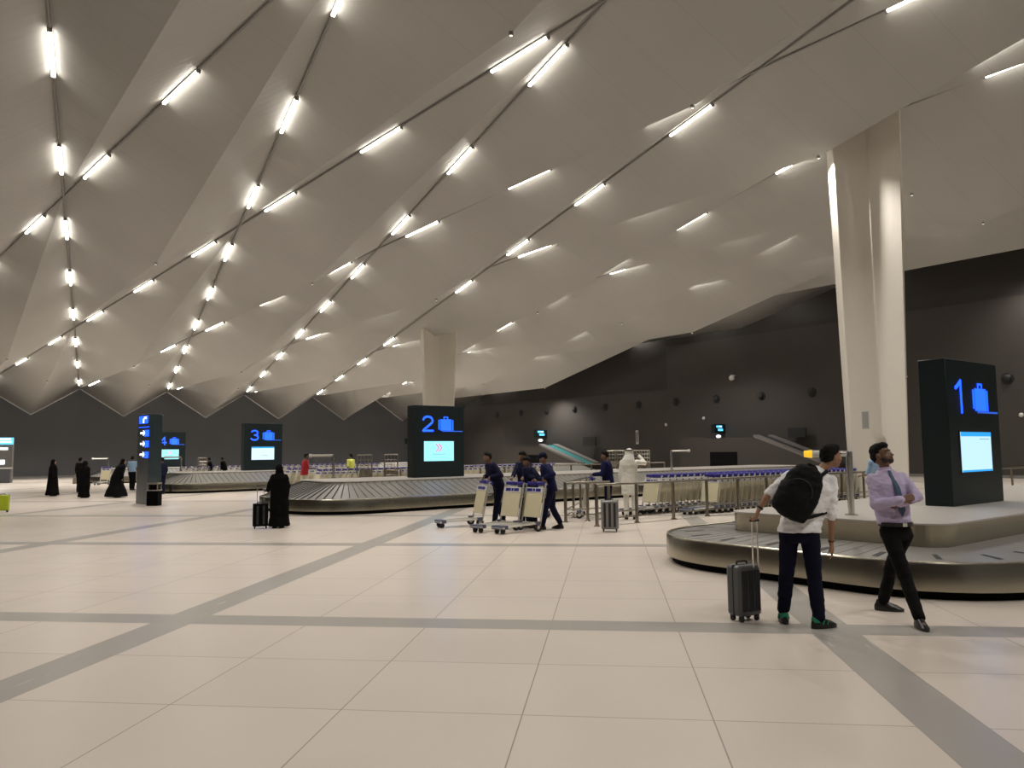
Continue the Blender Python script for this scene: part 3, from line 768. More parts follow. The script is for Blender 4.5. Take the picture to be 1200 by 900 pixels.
def hand(bm, wr, d, nrm, side, s=1.0, curl=0.6):
    "palm, four bent fingers of different length and a thumb from the side"
    d = Vector(d).normalized(); nrm = Vector(nrm); nrm = (nrm - d * nrm.dot(d)).normalized(); x = d.cross(nrm).normalized() * side
    wr = Vector(wr)
    for k in (-1, 0, 1): add_cap(bm, wr + x * 0.018 * k * s, wr + (d * 0.088 + x * 0.027 * k) * s, 0.017 * s, 0.015 * s, n=10)
    for k, ln in ((-1.5, 0.062), (-0.5, 0.078), (0.5, 0.074), (1.5, 0.056)):
        a = wr + (d * 0.092 + x * 0.0195 * k) * s
        d1 = (d * math.cos(curl * 0.6) + nrm * math.sin(curl * 0.6)); d2 = (d * math.cos(curl * 1.7) + nrm * math.sin(curl * 1.7))
        b = a + d1 * ln * 0.55 * s; c = b + d2 * ln * 0.5 * s
        add_cap(bm, a, b, 0.0092 * s, 0.0088 * s, n=8); add_cap(bm, b, c, 0.0088 * s, 0.0075 * s, n=8)
    a = wr + (d * 0.03 - x * 0.03) * s; b = a + (d * 0.035 - x * 0.022 + nrm * 0.012) * s; c = b + (d * 0.03 - x * 0.004 + nrm * 0.014) * s
    add_cap(bm, a, b, 0.0125 * s, 0.0105 * s, n=8); add_cap(bm, b, c, 0.0105 * s, 0.0085 * s, n=8)
def head(bm, c, hf, up=(0, 0, 1), s=1.0, beard=False):
    x, f, u = head_frame(hf, up); M_ = Matrix((x, f, u)).transposed()
    L = lambda a, b, cc: Vector(c) + (x * a + f * b + u * cc) * s
    E = lambda p, r: add_ell(bm, L(*p), tuple(q * s for q in r), M_, seg=18)
    E((0, -0.012, 0.035), (0.074, 0.094, 0.086)); E((0, 0.022, -0.022), (0.062, 0.070, 0.088)); E((0, 0.050, -0.083), (0.034, 0.032, 0.024))
    E((0, -0.035, -0.01), (0.066, 0.07, 0.075))
    add_cap(bm, L(0, 0.086, 0.006), L(0, 0.108, -0.026), 0.009 * s, 0.013 * s, n=8)
    add_cap(bm, L(-0.014, 0.094, -0.032), L(0.014, 0.094, -0.032), 0.009 * s, n=8)
    add_cap(bm, L(-0.036, 0.074, 0.028), L(0.036, 0.074, 0.028), 0.012 * s, n=8)
    add_cap(bm, L(-0.02, 0.084, -0.058), L(0.02, 0.084, -0.058), 0.009 * s, n=8)
    for sd in (-1, 1):
        E((sd * 0.044, 0.055, -0.028), (0.022, 0.022, 0.022)); E((sd * 0.077, -0.008, -0.008), (0.012, 0.022, 0.033))
def eyes(parent, c, hf, up=(0, 0, 1), s=1.0):
    x, f, u = head_frame(hf, up); M_ = Matrix((x, f, u)).transposed()
    for sd in (-1, 1):
        bm = bmesh.new(); p = Vector(c) + (x * sd * 0.031 + f * 0.0765 + u * 0.008) * s
        add_ell(bm, p, (0.013 * s, 0.010 * s, 0.008 * s), M_, seg=12, mi=0); add_ell(bm, p + f * 0.006 * s, (0.006 * s, 0.006 * s, 0.006 * s), M_, seg=10, mi=1)
        obj('eye', bm, [mat('eye_white', (0.30, 0.27, 0.24), rough=0.5), M_HAIR], parent)
    bm = bmesh.new()
    for sd in (-1, 1): add_cap(bm, Vector(c) + (x * sd * 0.016 + f * 0.088 + u * 0.030) * s, Vector(c) + (x * sd * 0.048 + f * 0.076 + u * 0.031) * s, 0.0055 * s, 0.004 * s, n=6)
    obj('eyebrows', bm, M_HAIR, parent)
def hair_short(parent, c, hf, up=(0, 0, 1), s=1.0, m_=None, voxel=0.008, big=1.0, loc=None):
    x, f, u = head_frame(hf, up); M_ = Matrix((x, f, u)).transposed(); bm = bmesh.new()
    L = lambda a, b, cc: Vector(c) + (x * a + f * b + u * cc) * s
    E = lambda p, r: add_ell(bm, L(*p), tuple(q * s * big for q in r), M_, seg=18)
    E((0, -0.020, 0.058), (0.080, 0.096, 0.078)); E((0, -0.050, 0.010), (0.078, 0.068, 0.080)); E((0, 0.030, 0.090), (0.062, 0.060, 0.042))
    for sd in (-1, 1): E((sd * 0.066, -0.018, 0.01), (0.016, 0.032, 0.040))
    return vox('hair', bm, m_ or M_HAIR, parent, voxel=voxel, smooth=2, wrinkle=0.005 * s, wscale=30)
def shoe(bm, ankle, toe_dir, s=1.0, ln=0.27, mi=0, ground=0.0):
    d = Vector(toe_dir); d.z = 0; d.normalize(); a = Vector((ankle[0], ankle[1], ground))
    x = Vector((-d.y, d.x, 0)); heel = a - d * 0.06 * s
    add_loft(bm, [(heel + V3(0, 0, 0.002) + d * ln * 0.42 * s, ln * 0.52 * s, 0.046 * s, d, x), (heel + V3(0, 0, 0.03 * s) + d * ln * 0.42 * s, ln * 0.53 * s, 0.050 * s, d, x),
                  (heel + V3(0, 0, 0.055 * s) + d * ln * 0.34 * s, ln * 0.44 * s, 0.042 * s, d, x), (heel + V3(0, 0, 0.09 * s) + d * ln * 0.20 * s, ln * 0.24 * s, 0.036 * s, d, x), (heel + V3(0, 0, 0.115 * s) + d * ln * 0.17 * s, ln * 0.18 * s, 0.034 * s, d, x)], n=18)
def torso_rings(J, s, lat, grow=0.0, chest=0.165, waist=0.145, hip=0.165, dep=0.105, hem=0.0):
    pel, ch, nk = Vector(J['pel']), Vector(J['chest']), Vector(J['neck']); lat = Vector(lat).normalized()
    up = (nk - pel).normalized(); fw = up.cross(lat).normalized(); lt2 = fw.cross(up).normalized()
    lh = Vector(J.get('lath', lat)).normalized()
    if lh.dot(lat) < 0: lh = -lh
    g = grow
    mid = pel.lerp(ch, 0.5)
    low = pel - (up * 0.5 + V3(0, 0, 0.5)).normalized() * hem * s
    R = [(low, (hip + g) * s, (dep + 0.012 + g) * s, lh, V3(0, 0, 1).cross(lh).normalized()), (pel + (ch - pel) * 0.12, (hip - 0.008 + g) * s, (dep + 0.008 + g) * s, lh, V3(0, 0, 1).cross(lh).normalized()),
         (mid, (waist + g) * s, (dep + g) * s, lt2, fw), (ch, (chest + g) * s, (dep + 0.012 + g) * s, lt2, fw), (ch.lerp(nk, 0.55), (chest + 0.008 + g) * s, (dep + g) * s, lt2, fw),
         (ch.lerp(nk, 0.85), (0.11 + g) * s, (0.075 + g) * s, lt2, fw), (nk, (0.062 + g) * s, (0.062 + g) * s, lt2, fw)]
    return R
def person(P, rz, J, S, label, s=1.0, voxel=0.02):
    """J: joints in local metres; S: style"""
    sk = S.get('skin', M_SKIN); near = voxel < 0.012
    lat = Vector(J['shR']) - Vector(J['shL'])
    bm = bmesh.new(); h = Vector(J['head'])
    head(bm, h, J['face'], J.get('hup', (0, 0, 1)), s)
    add_cap(bm, Vector(J['neck']), h - Vector(J.get('hup', (0, 0, 1))) * 0.05 * s, 0.055 * s, 0.052 * s)
    add_loft(bm, torso_rings(J, s, lat, grow=-0.02), n=20)
    for q in 'LR':
        sh, el, wr = Vector(J['sh' + q]), Vector(J['el' + q]), Vector(J['wr' + q])
        add_cap(bm, sh, el, 0.046 * s, 0.036 * s); add_cap(bm, el, el.lerp(wr, 0.35), 0.038 * s, 0.038 * s); add_cap(bm, el.lerp(wr, 0.3), wr, 0.038 * s, 0.025 * s)
        hd = Vector(J['hd' + q]); hand(bm, wr, hd - wr, J.get('pn' + q, (0, 1, 0)), 1 if q == 'R' else -1, s, J.get('curl' + q, 0.6))
        hp, kn, an = Vector(J['hip' + q]), Vector(J['kn' + q]), Vector(J['an' + q])
        add_cap(bm, hp, kn, 0.072 * s, 0.05 * s); add_cap(bm, kn, an, 0.048 * s, 0.034 * s)
        td = Vector(J['toe' + q]); add_cap(bm, V3(an.x, an.y, an.z * 0.6) , V3(an.x, an.y, 0.045 * s) + td.normalized() * 0.12 * s, 0.034 * s, 0.028 * s)
    root = vox('person', bm, sk, voxel=voxel if not near else 0.0075, smooth=2, loc=P, rz=rz)
    tag(root, label, 'person')
    # shirt or jacket
    bm = bmesh.new(); add_loft(bm, torso_rings(J, s, lat, grow=S.get('grow', 0.012), hem=S.get('hem', 0.05), **S.get('tors', {})), n=24)
    sl = S.get('sleeve', 1.0); bk = S.get('bulk', 1.0)
    for q in 'LR':
        sh, el, wr = Vector(J['sh' + q]), Vector(J['el' + q]), Vector(J['wr' + q])
        nk = Vector(J['neck']); add_cap(bm, sh.lerp(nk, 0.35) - V3(0, 0, 0.02 * s), sh, 0.055 * s, 0.066 * s * bk)
        if sl >= 1.0:
            add_cap(bm, sh, el, 0.066 * s * bk, 0.054 * s * bk); w2 = el.lerp(wr, sl - 1.0 if sl > 1 else 0.0)
            if sl > 1.02: add_cap(bm, el, w2, 0.054 * s * bk, 0.044 * s * bk)
        else: add_cap(bm, sh, sh.lerp(el, sl), 0.066 * s, 0.060 * s)
    vox(S.get('topname', 'shirt'), bm, S['top'], root, voxel=voxel * 0.9, smooth=3, wrinkle=S.get('wr', 0.006) * s if voxel < 0.03 else 0, wscale=11 / s)
    if S.get('collar'):
        bm = bmesh.new(); up = (h - Vector(J['neck'])).normalized(); x, f, u = head_frame(up.cross(Vector((1, 0.2, 0))), up)
        c = Vector(J['neck']); x, y, d = frame_of(up); add_loft(bm, [(c - d * 0.012, 0.068 * s, 0.068 * s, x, y), (c + d * 0.03 * s, 0.063 * s, 0.063 * s, x, y)], n=18); obj('collar', bm, S['top'], root, smooth=True)
    # trousers
    bm = bmesh.new(); pel = Vector(J['pel']); lh = Vector(J.get('lath', lat)).normalized(); fh = V3(0, 0, 1).cross(lh).normalized()
    tb = S.get('tbig', 1.0)
    add_loft(bm, [(pel - V3(0, 0, 0.10 * s), 0.150 * s, 0.108 * s, lh, fh), (pel - V3(0, 0, 0.02 * s), 0.166 * s, 0.118 * s, lh, fh), (pel + V3(0, 0, 0.05 * s), 0.150 * s, 0.112 * s, lh, fh)], n=24)
    for q in 'LR':
        hp, kn, an = Vector(J['hip' + q]), Vector(J['kn' + q]), Vector(J['an' + q])
        add_cap(bm, hp, kn, 0.092 * s * tb, 0.066 * s * tb, n=16); add_cap(bm, kn, kn.lerp(an, 0.5), 0.064 * s * tb, 0.066 * s * tb, n=16)
        add_cap(bm, kn.lerp(an, 0.5), an + V3(0, 0, 0.02 * s), 0.066 * s * tb, 0.056 * s * tb, n=16)
    vox('trousers', bm, S['bottom'], root, voxel=voxel * 0.9, smooth=3, wrinkle=0.007 * s if voxel < 0.03 else 0, wscale=9 / s)
    for q in 'LR':
        bm = bmesh.new(); shoe(bm, J['an' + q], J['toe' + q], s)
        obj('shoe', bm, S.get('shoes', M_BSHOE), root, smooth=True)
    if S.get('hair', True): hair_short(root, h, J['face'], J.get('hup', (0, 0, 1)), s, S.get('hairm'), voxel=0.008 if near else 0.018, big=S.get('hairbig', 1.0))
    if S.get('cap'):
        x, f, u = head_frame(J['face']); M_ = Matrix((x, f, u)).transposed(); bm = bmesh.new()
        add_ell(bm, h + u * 0.065 * s - f * 0.01 * s, (0.092 * s, 0.11 * s, 0.08 * s), M_); add_ell(bm, h + u * 0.05 * s + f * 0.11 * s, (0.07 * s, 0.075 * s, 0.012 * s), M_)
        vox('cap', bm, M_UNI, root, voxel=0.015, smooth=1)
    if near: eyes(root, h, J['face'], J.get('hup', (0, 0, 1)), s)
    return root
def stand(h=1.72, lean=0.0, armL='down', armR='down', stride=0.0, face=(0, 1, 0), turn=0.0, sidelean=0.0):
    "generic standing or walking pose, facing local +y"
    s = h / 1.75
    dx = lambda z: lean * max(0, z - 0.95)
    sx = lambda z: sidelean * max(0, z - 0.95)
    J = dict(pel=(0, 0, 0.95), chest=(sx(1.25), dx(1.25), 1.25), neck=(sx(1.5), dx(1.5), 1.50), head=(sx(1.63), dx(1.63) + 0.015, 1.635), face=face,
             hipL=(-0.09, 0, 0.90), hipR=(0.09, 0, 0.90), knL=(-0.10, stride * 0.5 + 0.02, 0.49), knR=(0.10, -stride * 0.25 + 0.02, 0.49), anL=(-0.10, stride, 0.09), anR=(0.10, -stride, 0.09 + abs(stride) * 0.25),
             toeL=(-0.1, 1, 0), toeR=(0.1, 1, 0), shL=(-0.185 + sx(1.43), dx(1.43), 1.43), shR=(0.185 + sx(1.43), dx(1.43), 1.43))
    for q, arm, sg in (('L', armL, -1), ('R', armR, 1)):
        S_ = Vector(J['sh' + q])
        if arm == 'down': e = S_ + V3(sg * 0.05, -0.02, -0.28); w = e + V3(sg * 0.0, 0.05, -0.25); hd = w + V3(0, 0.01, -0.08); pn = (-sg, 0, 0)
        elif arm == 'push': e = S_ + V3(sg * 0.04, 0.10, -0.27); w = e + V3(-sg * 0.02, 0.24, -0.04); hd = w + V3(0, 0.08, 0); pn = (0, 0, -1)
        elif arm == 'reach': e = S_ + V3(sg * 0.03, 0.16, -0.24); w = e + V3(0, 0.22, -0.12); hd = w + V3(0, 0.07, -0.03); pn = (0, 0, -1)
        elif arm == 'head': e = S_ + V3(sg * 0.20, 0.10, -0.02); w = e + V3(-sg * 0.16, 0.04, 0.20); hd = w + V3(-sg * 0.05, 0, 0.06); pn = (-sg, 0, 0)
        elif arm == 'pull': e = S_ + V3(sg * 0.16, -0.14, -0.22); w = e + V3(sg * 0.12, -0.14, -0.18); hd = w + V3(sg * 0.02, -0.03, -0.06); pn = (0, 1, 0)
        J['el' + q] = e; J['wr' + q] = w; J['hd' + q] = hd; J['pn' + q] = pn
    J['lath'] = (1, 0, 0)
    out = {}
    for k, v in J.items():
        out[k] = Vector(v) if (k.startswith('toe') or k.startswith('pn') or k in ('face', 'lath', 'hup')) else Vector(v) * s
    return out, s
def reach(J, q, T, l1=0.29, l2=0.27, out=(0, 0, -1)):
    "bend the arm so that the palm arrives at T"
    S_ = Vector(J['sh' + q]); T = Vector(T); d = T - S_; L = min(d.length, (l1 + l2 + 0.08) * 0.999); dn = d.normalized()
    Wp = S_ + dn * (L - 0.08); D = (Wp - S_).length
    if D > (l1 + l2) * 0.995: D = (l1 + l2) * 0.995; Wp = S_ + dn * D
    a = (l1 * l1 - l2 * l2 + D * D) / (2 * D); h_ = math.sqrt(max(0, l1 * l1 - a * a)); o_ = Vector(out); o_ = (o_ - dn * o_.dot(dn)).normalized()
    J['el' + q] = S_ + dn * a + o_ * h_; J['wr' + q] = Wp; J['hd' + q] = Wp + (T - Wp).normalized() * 0.08; J['pn' + q] = Vector((0, 0, -1)); J['curl' + q] = 1.1
def facing(P, deg):
    "z rotation so that local +y points deg clockwise from straight away along the view axis"
    return -math.radians(deg)
# --- the man with the backpack (his back to us, leaning to his right)
def view_frame(P):
    az = math.atan2(P.x, P.y); return -az
def px_joint(px0, py0, s):
    return lambda x, y, d=0.0: Vector(((x - px0) / s, d, (py0 - y) / s))
P1 = (G(921, 731) + G(962, 736)) / 2; q = px_joint(942.5, 733.0, 121.0)
J1 = dict(pel=q(942, 624), chest=q(952, 586, 0.03), neck=q(968, 554, 0.08), head=q(982, 536, 0.14), face=V3(0.80, 0.50, 0.05), hup=V3(0.30, 0.12, 0.94), lath=V3(1, 0, 0),
          hipL=q(931, 628), hipR=q(954, 628), knL=q(926, 676, 0.02), knR=q(957, 676, 0.0), anL=q(921.5, 718, 0.08), anR=q(960, 722, -0.06), toeL=V3(-0.15, 1, 0), toeR=V3(0.75, 0.55, 0),
          shL=q(935, 559, 0.02), shR=q(980, 566, 0.06), elL=q(911, 578, -0.02), elR=q(979, 604, 0.03), wrL=q(898, 598, -0.06), wrR=q(977.5, 637, 0.10), hdL=q(894, 608, -0.08), hdR=q(978.5, 648, 0.12),
          pnL=V3(0, 0.3, 1), pnR=V3(-1, 0.3, 0), curlL=1.3, curlR=0.4)
RZ1 = view_frame(P1)
man1 = person(P1, RZ1, J1, dict(skin=M_SKIN, top=M_WSHIRT, bottom=M_NAVY, sleeve=1.05, hem=0.0, grow=0.028, wr=0.014, collar=True, shoes=[M_BSHOE], tbig=1.14, tors=dict(chest=0.185, hip=0.18, waist=0.165)), 'man in a white shirt and navy trousers leaning right, black backpack on his back', voxel=0.011)
for s_, an, td in ((-1, J1['anL'], J1['toeL']), (1, J1['anR'], J1['toeR'])):
    d = Vector(td); d.z = 0; d.normalize(); x = V3(-d.y, d.x, 0); bm = bmesh.new(); a = V3(an.x, an.y, 0)
    heel = a - d * 0.055
    add_loft(bm, [(heel + V3(0, 0, 0.06) + d * 0.02, 0.040, 0.044, d, x), (heel + V3(0, 0, 0.095) + d * 0.02, 0.042, 0.040, d, x), (heel + V3(0, 0, 0.108) + d * 0.02, 0.036, 0.034, d, x)], n=16)
    for k_ in (0, 1): add_tube(bm, heel + d * (0.06 + 0.05 * k_) + x * 0.050 + V3(0, 0, 0.04), heel + d * (0.085 + 0.05 * k_) + x * 0.040 + V3(0, 0, 0.08), 0.006, n=6); add_tube(bm, heel + d * (0.06 + 0.05 * k_) - x * 0.050 + V3(0, 0, 0.04), heel + d * (0.085 + 0.05 * k_) - x * 0.040 + V3(0, 0, 0.08), 0.006, n=6)
    o = obj('shoe_heel_patch', bm, M_GREEN, man1, smooth=True); o['label'] = 'green heel patch'
bm = bmesh.new(); a, b_ = J1['elL'], J1['wrL']; x, y, d = frame_of(b_ - a); c = a.lerp(b_, 0.90); add_loft(bm, [(c - d * 0.010, 0.033, 0.033, x, y), (c + d * 0.010, 0.032, 0.032, x, y)], n=16); obj('wristband', bm, M_BLACK, man1)
bm = bmesh.new(); a, b_ = J1['elR'], J1['wrR']; x, y, d = frame_of(b_ - a); c = a.lerp(b_, 0.93); add_loft(bm, [(c - d * 0.006, 0.031, 0.031, x, y), (c + d * 0.006, 0.031, 0.031, x, y)], n=16); obj('wristband', bm, mat('bracelet', (0.10, 0.015, 0.01), rough=0.5), man1)
# backpack
def backpack():
    t = empty('backpack', P1, RZ1); tag(t, 'black backpack worn on the back of the man in the white shirt', 'backpack')
    up = (J1['neck'] - q(940, 606)).normalized(); lat = V3(1, 0, 0); lat = (lat - up * lat.dot(up)).normalized(); bk = up.cross(lat).normalized()
    if bk.y > 0: bk = -bk
    c0 = q(944, 576, -0.16)
    def Lc(a, b, cc): return c0 + lat * a + bk * b + up * cc
    M_ = Matrix((lat, bk, up)).transposed()
    bm = bmesh.new()
    add_loft(bm, [(Lc(0.0, 0, -0.275), 0.06, 0.05, lat, bk), (Lc(0, 0, -0.25), 0.165, 0.085, lat, bk), (Lc(0, 0, -0.16), 0.195, 0.115, lat, bk), (Lc(0, 0, 0.02), 0.19, 0.12, lat, bk), (Lc(0, 0, 0.16), 0.165, 0.105, lat, bk), (Lc(0, 0, 0.235), 0.125, 0.085, lat, bk), (Lc(0, 0, 0.275), 0.06, 0.05, lat, bk)], n=24)
    add_ell(bm, Lc(0, 0.075, -0.07), (0.135, 0.06, 0.125), M_)
    vox('pack_body', bm, M_PACK, t, voxel=0.012, smooth=2, wrinkle=0.012, wscale=9)
    bm = bmesh.new(); n_ = 10
    add_path(bm, [Lc(0.13 * math.cos(PI * i / n_), 0.118, -0.02 + 0.13 * math.sin(PI * i / n_)) for i in range(n_ + 1)], 0.005, n=6); obj('zip', bm, M_BLACK, t)
    bm = bmesh.new(); add_path(bm, [Lc(-0.05, 0.0, 0.24), Lc(-0.04, 0, 0.285), Lc(0.04, 0, 0.285), Lc(0.05, 0, 0.24)], 0.012, n=8); obj('top_loop', bm, M_PACK, t)
    for sg in (-1, 1):
        bm = bmesh.new(); sh = J1['shR' if sg > 0 else 'shL']; nk = J1['neck']
        top = sh.lerp(nk, 0.40) + V3(0, 0, 0.075)
        pts = [Lc(sg * 0.09, -0.05, 0.20), top + V3(0, -0.06, -0.01), top + V3(0, 0.05, -0.005), sh.lerp(nk, 0.25) + V3(0, 0.12, -0.06), sh + V3(-sg * 0.02, 0.15, -0.18), sh + V3(sg * 0.035, 0.06, -0.27), Lc(sg * 0.17, -0.02, -0.19)]
        for a_, b2 in zip(pts[:-1], pts[1:]): add_cap(bm, a_, b2, 0.022, 0.022, n=8)
        vox('shoulder_strap', bm, M_PACK, t, voxel=0.012, smooth=2)
backpack()
# his suitcase: handle grip under his left hand
PS = G(876.5, 729.5)
sc_ = suitcase(PS + Vector((0.0, 0.10, 0)), math.radians(-152), 0.29, 0.20, 0.50, M_SUIT, M_SUITD, 'charcoal hard-shell cabin suitcase held by the man with the backpack', handle=0.44, grooves=3, hs=0.035, hx=-0.085, rw=0.125)
# --- the man in the lilac shirt with folded arms, looking up to the right
P2 = (G(1045, 716) + G(1073, 736)) / 2; q = px_joint(1056, 726.0, 117.0)
J2 = dict(pel=q(1053, 622), chest=q(1049, 586, 0.0), neck=q(1044.5, 552, 0.0), head=q(1042.5, 535, -0.01), face=V3(0.88, -0.42, 0.30), hup=V3(-0.26, 0.1, 0.94), lath=V3(0.80, 0.60, 0),
          hipL=q(1061, 630, 0.05), hipR=q(1047, 630, -0.05), knL=q(1045, 674, 0.22), knR=q(1061, 676, -0.16), anL=q(1035, 706, 0.38), anR=q(1072, 724.5, -0.36), toeL=V3(1, 0.0, 0), toeR=V3(0.35, -1, 0),
          shL=q(1062, 562, 0.09), shR=q(1031, 564, -0.05), elL=q(1078, 583, -0.04), elR=q(1033, 592, -0.13), wrL=q(1057, 591, -0.16), wrR=q(1062, 586, -0.24), hdL=q(1049, 593, -0.12), hdR=q(1070, 583, -0.19),
          pnL=V3(-0.3, 1, 0), pnR=V3(0.2, 1, 0), curlL=0.5, curlR=0.5)
# ankle heights follow the floor
J2['anL'].z = 0.085; J2['anR'].z = 0.085
man2 = person(P2, view_frame(P2), J2, dict(skin=M_SKIND, top=M_PSHIRT, bottom=M_BTROU, sleeve=1.93, hem=-0.05, grow=0.014, wr=0.012, collar=True, tbig=1.03, tors=dict(chest=0.17, hip=0.165, waist=0.16)), 'man in a lilac shirt, tie and black trousers standing with folded arms, looking up', voxel=0.011)
bm = bmesh.new(); x, f, u = head_frame(J2['face'], J2['hup']); M_ = Matrix((x, f, u)).transposed(); h = J2['head']
for p_, r_ in (((0, 0.066, -0.072), (0.040, 0.030, 0.032)), ((-0.045, 0.03, -0.055), (0.022, 0.035, 0.035)), ((0.045, 0.03, -0.055), (0.022, 0.035, 0.035)), ((0, 0.088, -0.046), (0.026, 0.010, 0.006))):
    add_ell(bm, h + x * p_[0] + f * p_[1] + u * p_[2], r_, M_)
vox('beard', bm, mat('beard_hair', (0.025, 0.016, 0.012), rough=0.8), man2, voxel=0.007, smooth=2)
# tie down the shirt front, belt
fw = J2['lath'].cross(V3(0, 0, 1)).normalized()
if fw.y > 0: fw = -fw
bm = bmesh.new()
def tie_ring(c, w): return (c, w, 0.008, J2['lath'], fw)
tc = [J2['neck'] + fw * 0.075 + V3(0, 0, -0.005), J2['neck'] + fw * 0.095 + V3(0, 0, -0.05), J2['chest'].lerp(J2['neck'], 0.4) + fw * 0.145, J2['chest'] + fw * 0.155 - V3(0, 0, 0.02), J2['chest'].lerp(J2['pel'], 0.35) + fw * 0.15, J2['chest'].lerp(J2['pel'], 0.45) + fw * 0.148 - V3(0, 0, 0.03)]
add_loft(bm, [tie_ring(tc[0], 0.022), tie_ring(tc[1], 0.018), tie_ring(tc[2], 0.030), tie_ring(tc[3], 0.036), tie_ring(tc[4], 0.042), tie_ring(tc[5], 0.006)], n=10)
obj('tie', bm, M_TIE, man2, smooth=True)
bm = bmesh.new(); lh = J2['lath']; fh = V3(0, 0, 1).cross(lh)
add_loft(bm, [(J2['pel'] + V3(0, 0, 0.035), 0.175, 0.138, lh, fh), (J2['pel'] + V3(0, 0, 0.075), 0.175, 0.138, lh, fh)], n=28); bl = obj('belt', bm, M_BSHOE, man2, smooth=True)
bm = bmesh.new(); cc_ = J2['pel'] + V3(0, 0, 0.055) + fw * 0.137; Mx = Matrix((J2['lath'], fw, V3(0, 0, 1))).transposed().to_4x4(); Mx.translation = cc_
add_box(bm, -0.025, 0.025, -0.004, 0.010, -0.018, 0.018, Mx); obj('buckle', bm, M_CHROME, man2)
# --- the workers with trolleys
def uniform(top=M_UNI, **k): d = dict(skin=M_SKIND, top=top, bottom=M_UNI, sleeve=1.8, hem=0.08, grow=0.045, topname='jacket', bulk=1.25, tbig=1.25); d.update(k); return d
def push_pose(h, P, rz, TP, TA_, ys=(-0.16, 0.16), **k):
    J, s_ = stand(h, **k); back = Matrix.Rotation(-rz, 3, 'Z')
    for q, y in (('R', ys[0]), ('L', ys[1])):
        w = Vector(TP) + Matrix.Rotation(TA_, 3, 'Z') @ Vector((-0.27, y, 1.05)); reach(J, q, back @ (w - Vector(P)), out=(0.6 if q == 'R' else -0.6, -0.3, -1))
    return J, s_
def rz_of(v): return math.atan2(v.y, v.x) - PI / 2
def behind(TP, TA_, d, side=0.0): return Vector(TP) + Matrix.Rotation(TA_, 3, 'Z') @ Vector((-0.27 - d, side, 0))
rz = TA - PI / 2; P = behind(PA, TA, 0.36, -0.05)
J, s = push_pose(1.68, P, rz, PA, TA, lean=0.42, stride=0.16)
person(P, rz, J, uniform(), 'worker in dark navy leaning over the single trolley, facing left', s)
rz = TB - PI / 2; P = behind(PC, TB, 0.62, -0.32)
J, s = push_pose(1.70, P, rz, PC, TB, lean=0.10, face=(0.1, 1, -0.25))
person(P, rz, J, uniform(), 'tall worker in navy standing behind the trolleys, second head from the left', s)
P = behind(PC, TB, 0.40, 0.12); rz = TB - PI / 2 - 0.2
J, s = push_pose(1.58, P, rz, PB, TB, ys=(0.0, 0.26), lean=0.22, face=(0, 1, -0.3))
person(P, rz, J, uniform(), 'shorter worker in navy bending beside the taller one behind the trolleys', s)
P = behind(PB, TB, 0.30, 0.12); rz = TB - PI / 2 - 0.85
J, s = push_pose(1.66, P, rz, PB, TB, lean=0.22, stride=0.20, face=(0, 1, -0.45))
person(P, rz, J, uniform(top=M_UNIB, cap=True), 'worker in bright blue sleeves and cap, right of the trolleys, one foot behind', s)
PV = at(678, 20.2); TV = math.radians(168)
P = behind(PV, TV, 0.45); rz = TV - PI / 2
J, s = push_pose(1.68, P, rz, PV, TV, lean=0.10, face=(0, 1, -0.1))
person(P, rz, J, uniform(top=M_UNIB), 'worker in navy blue behind the railing, left of the man in white', s)
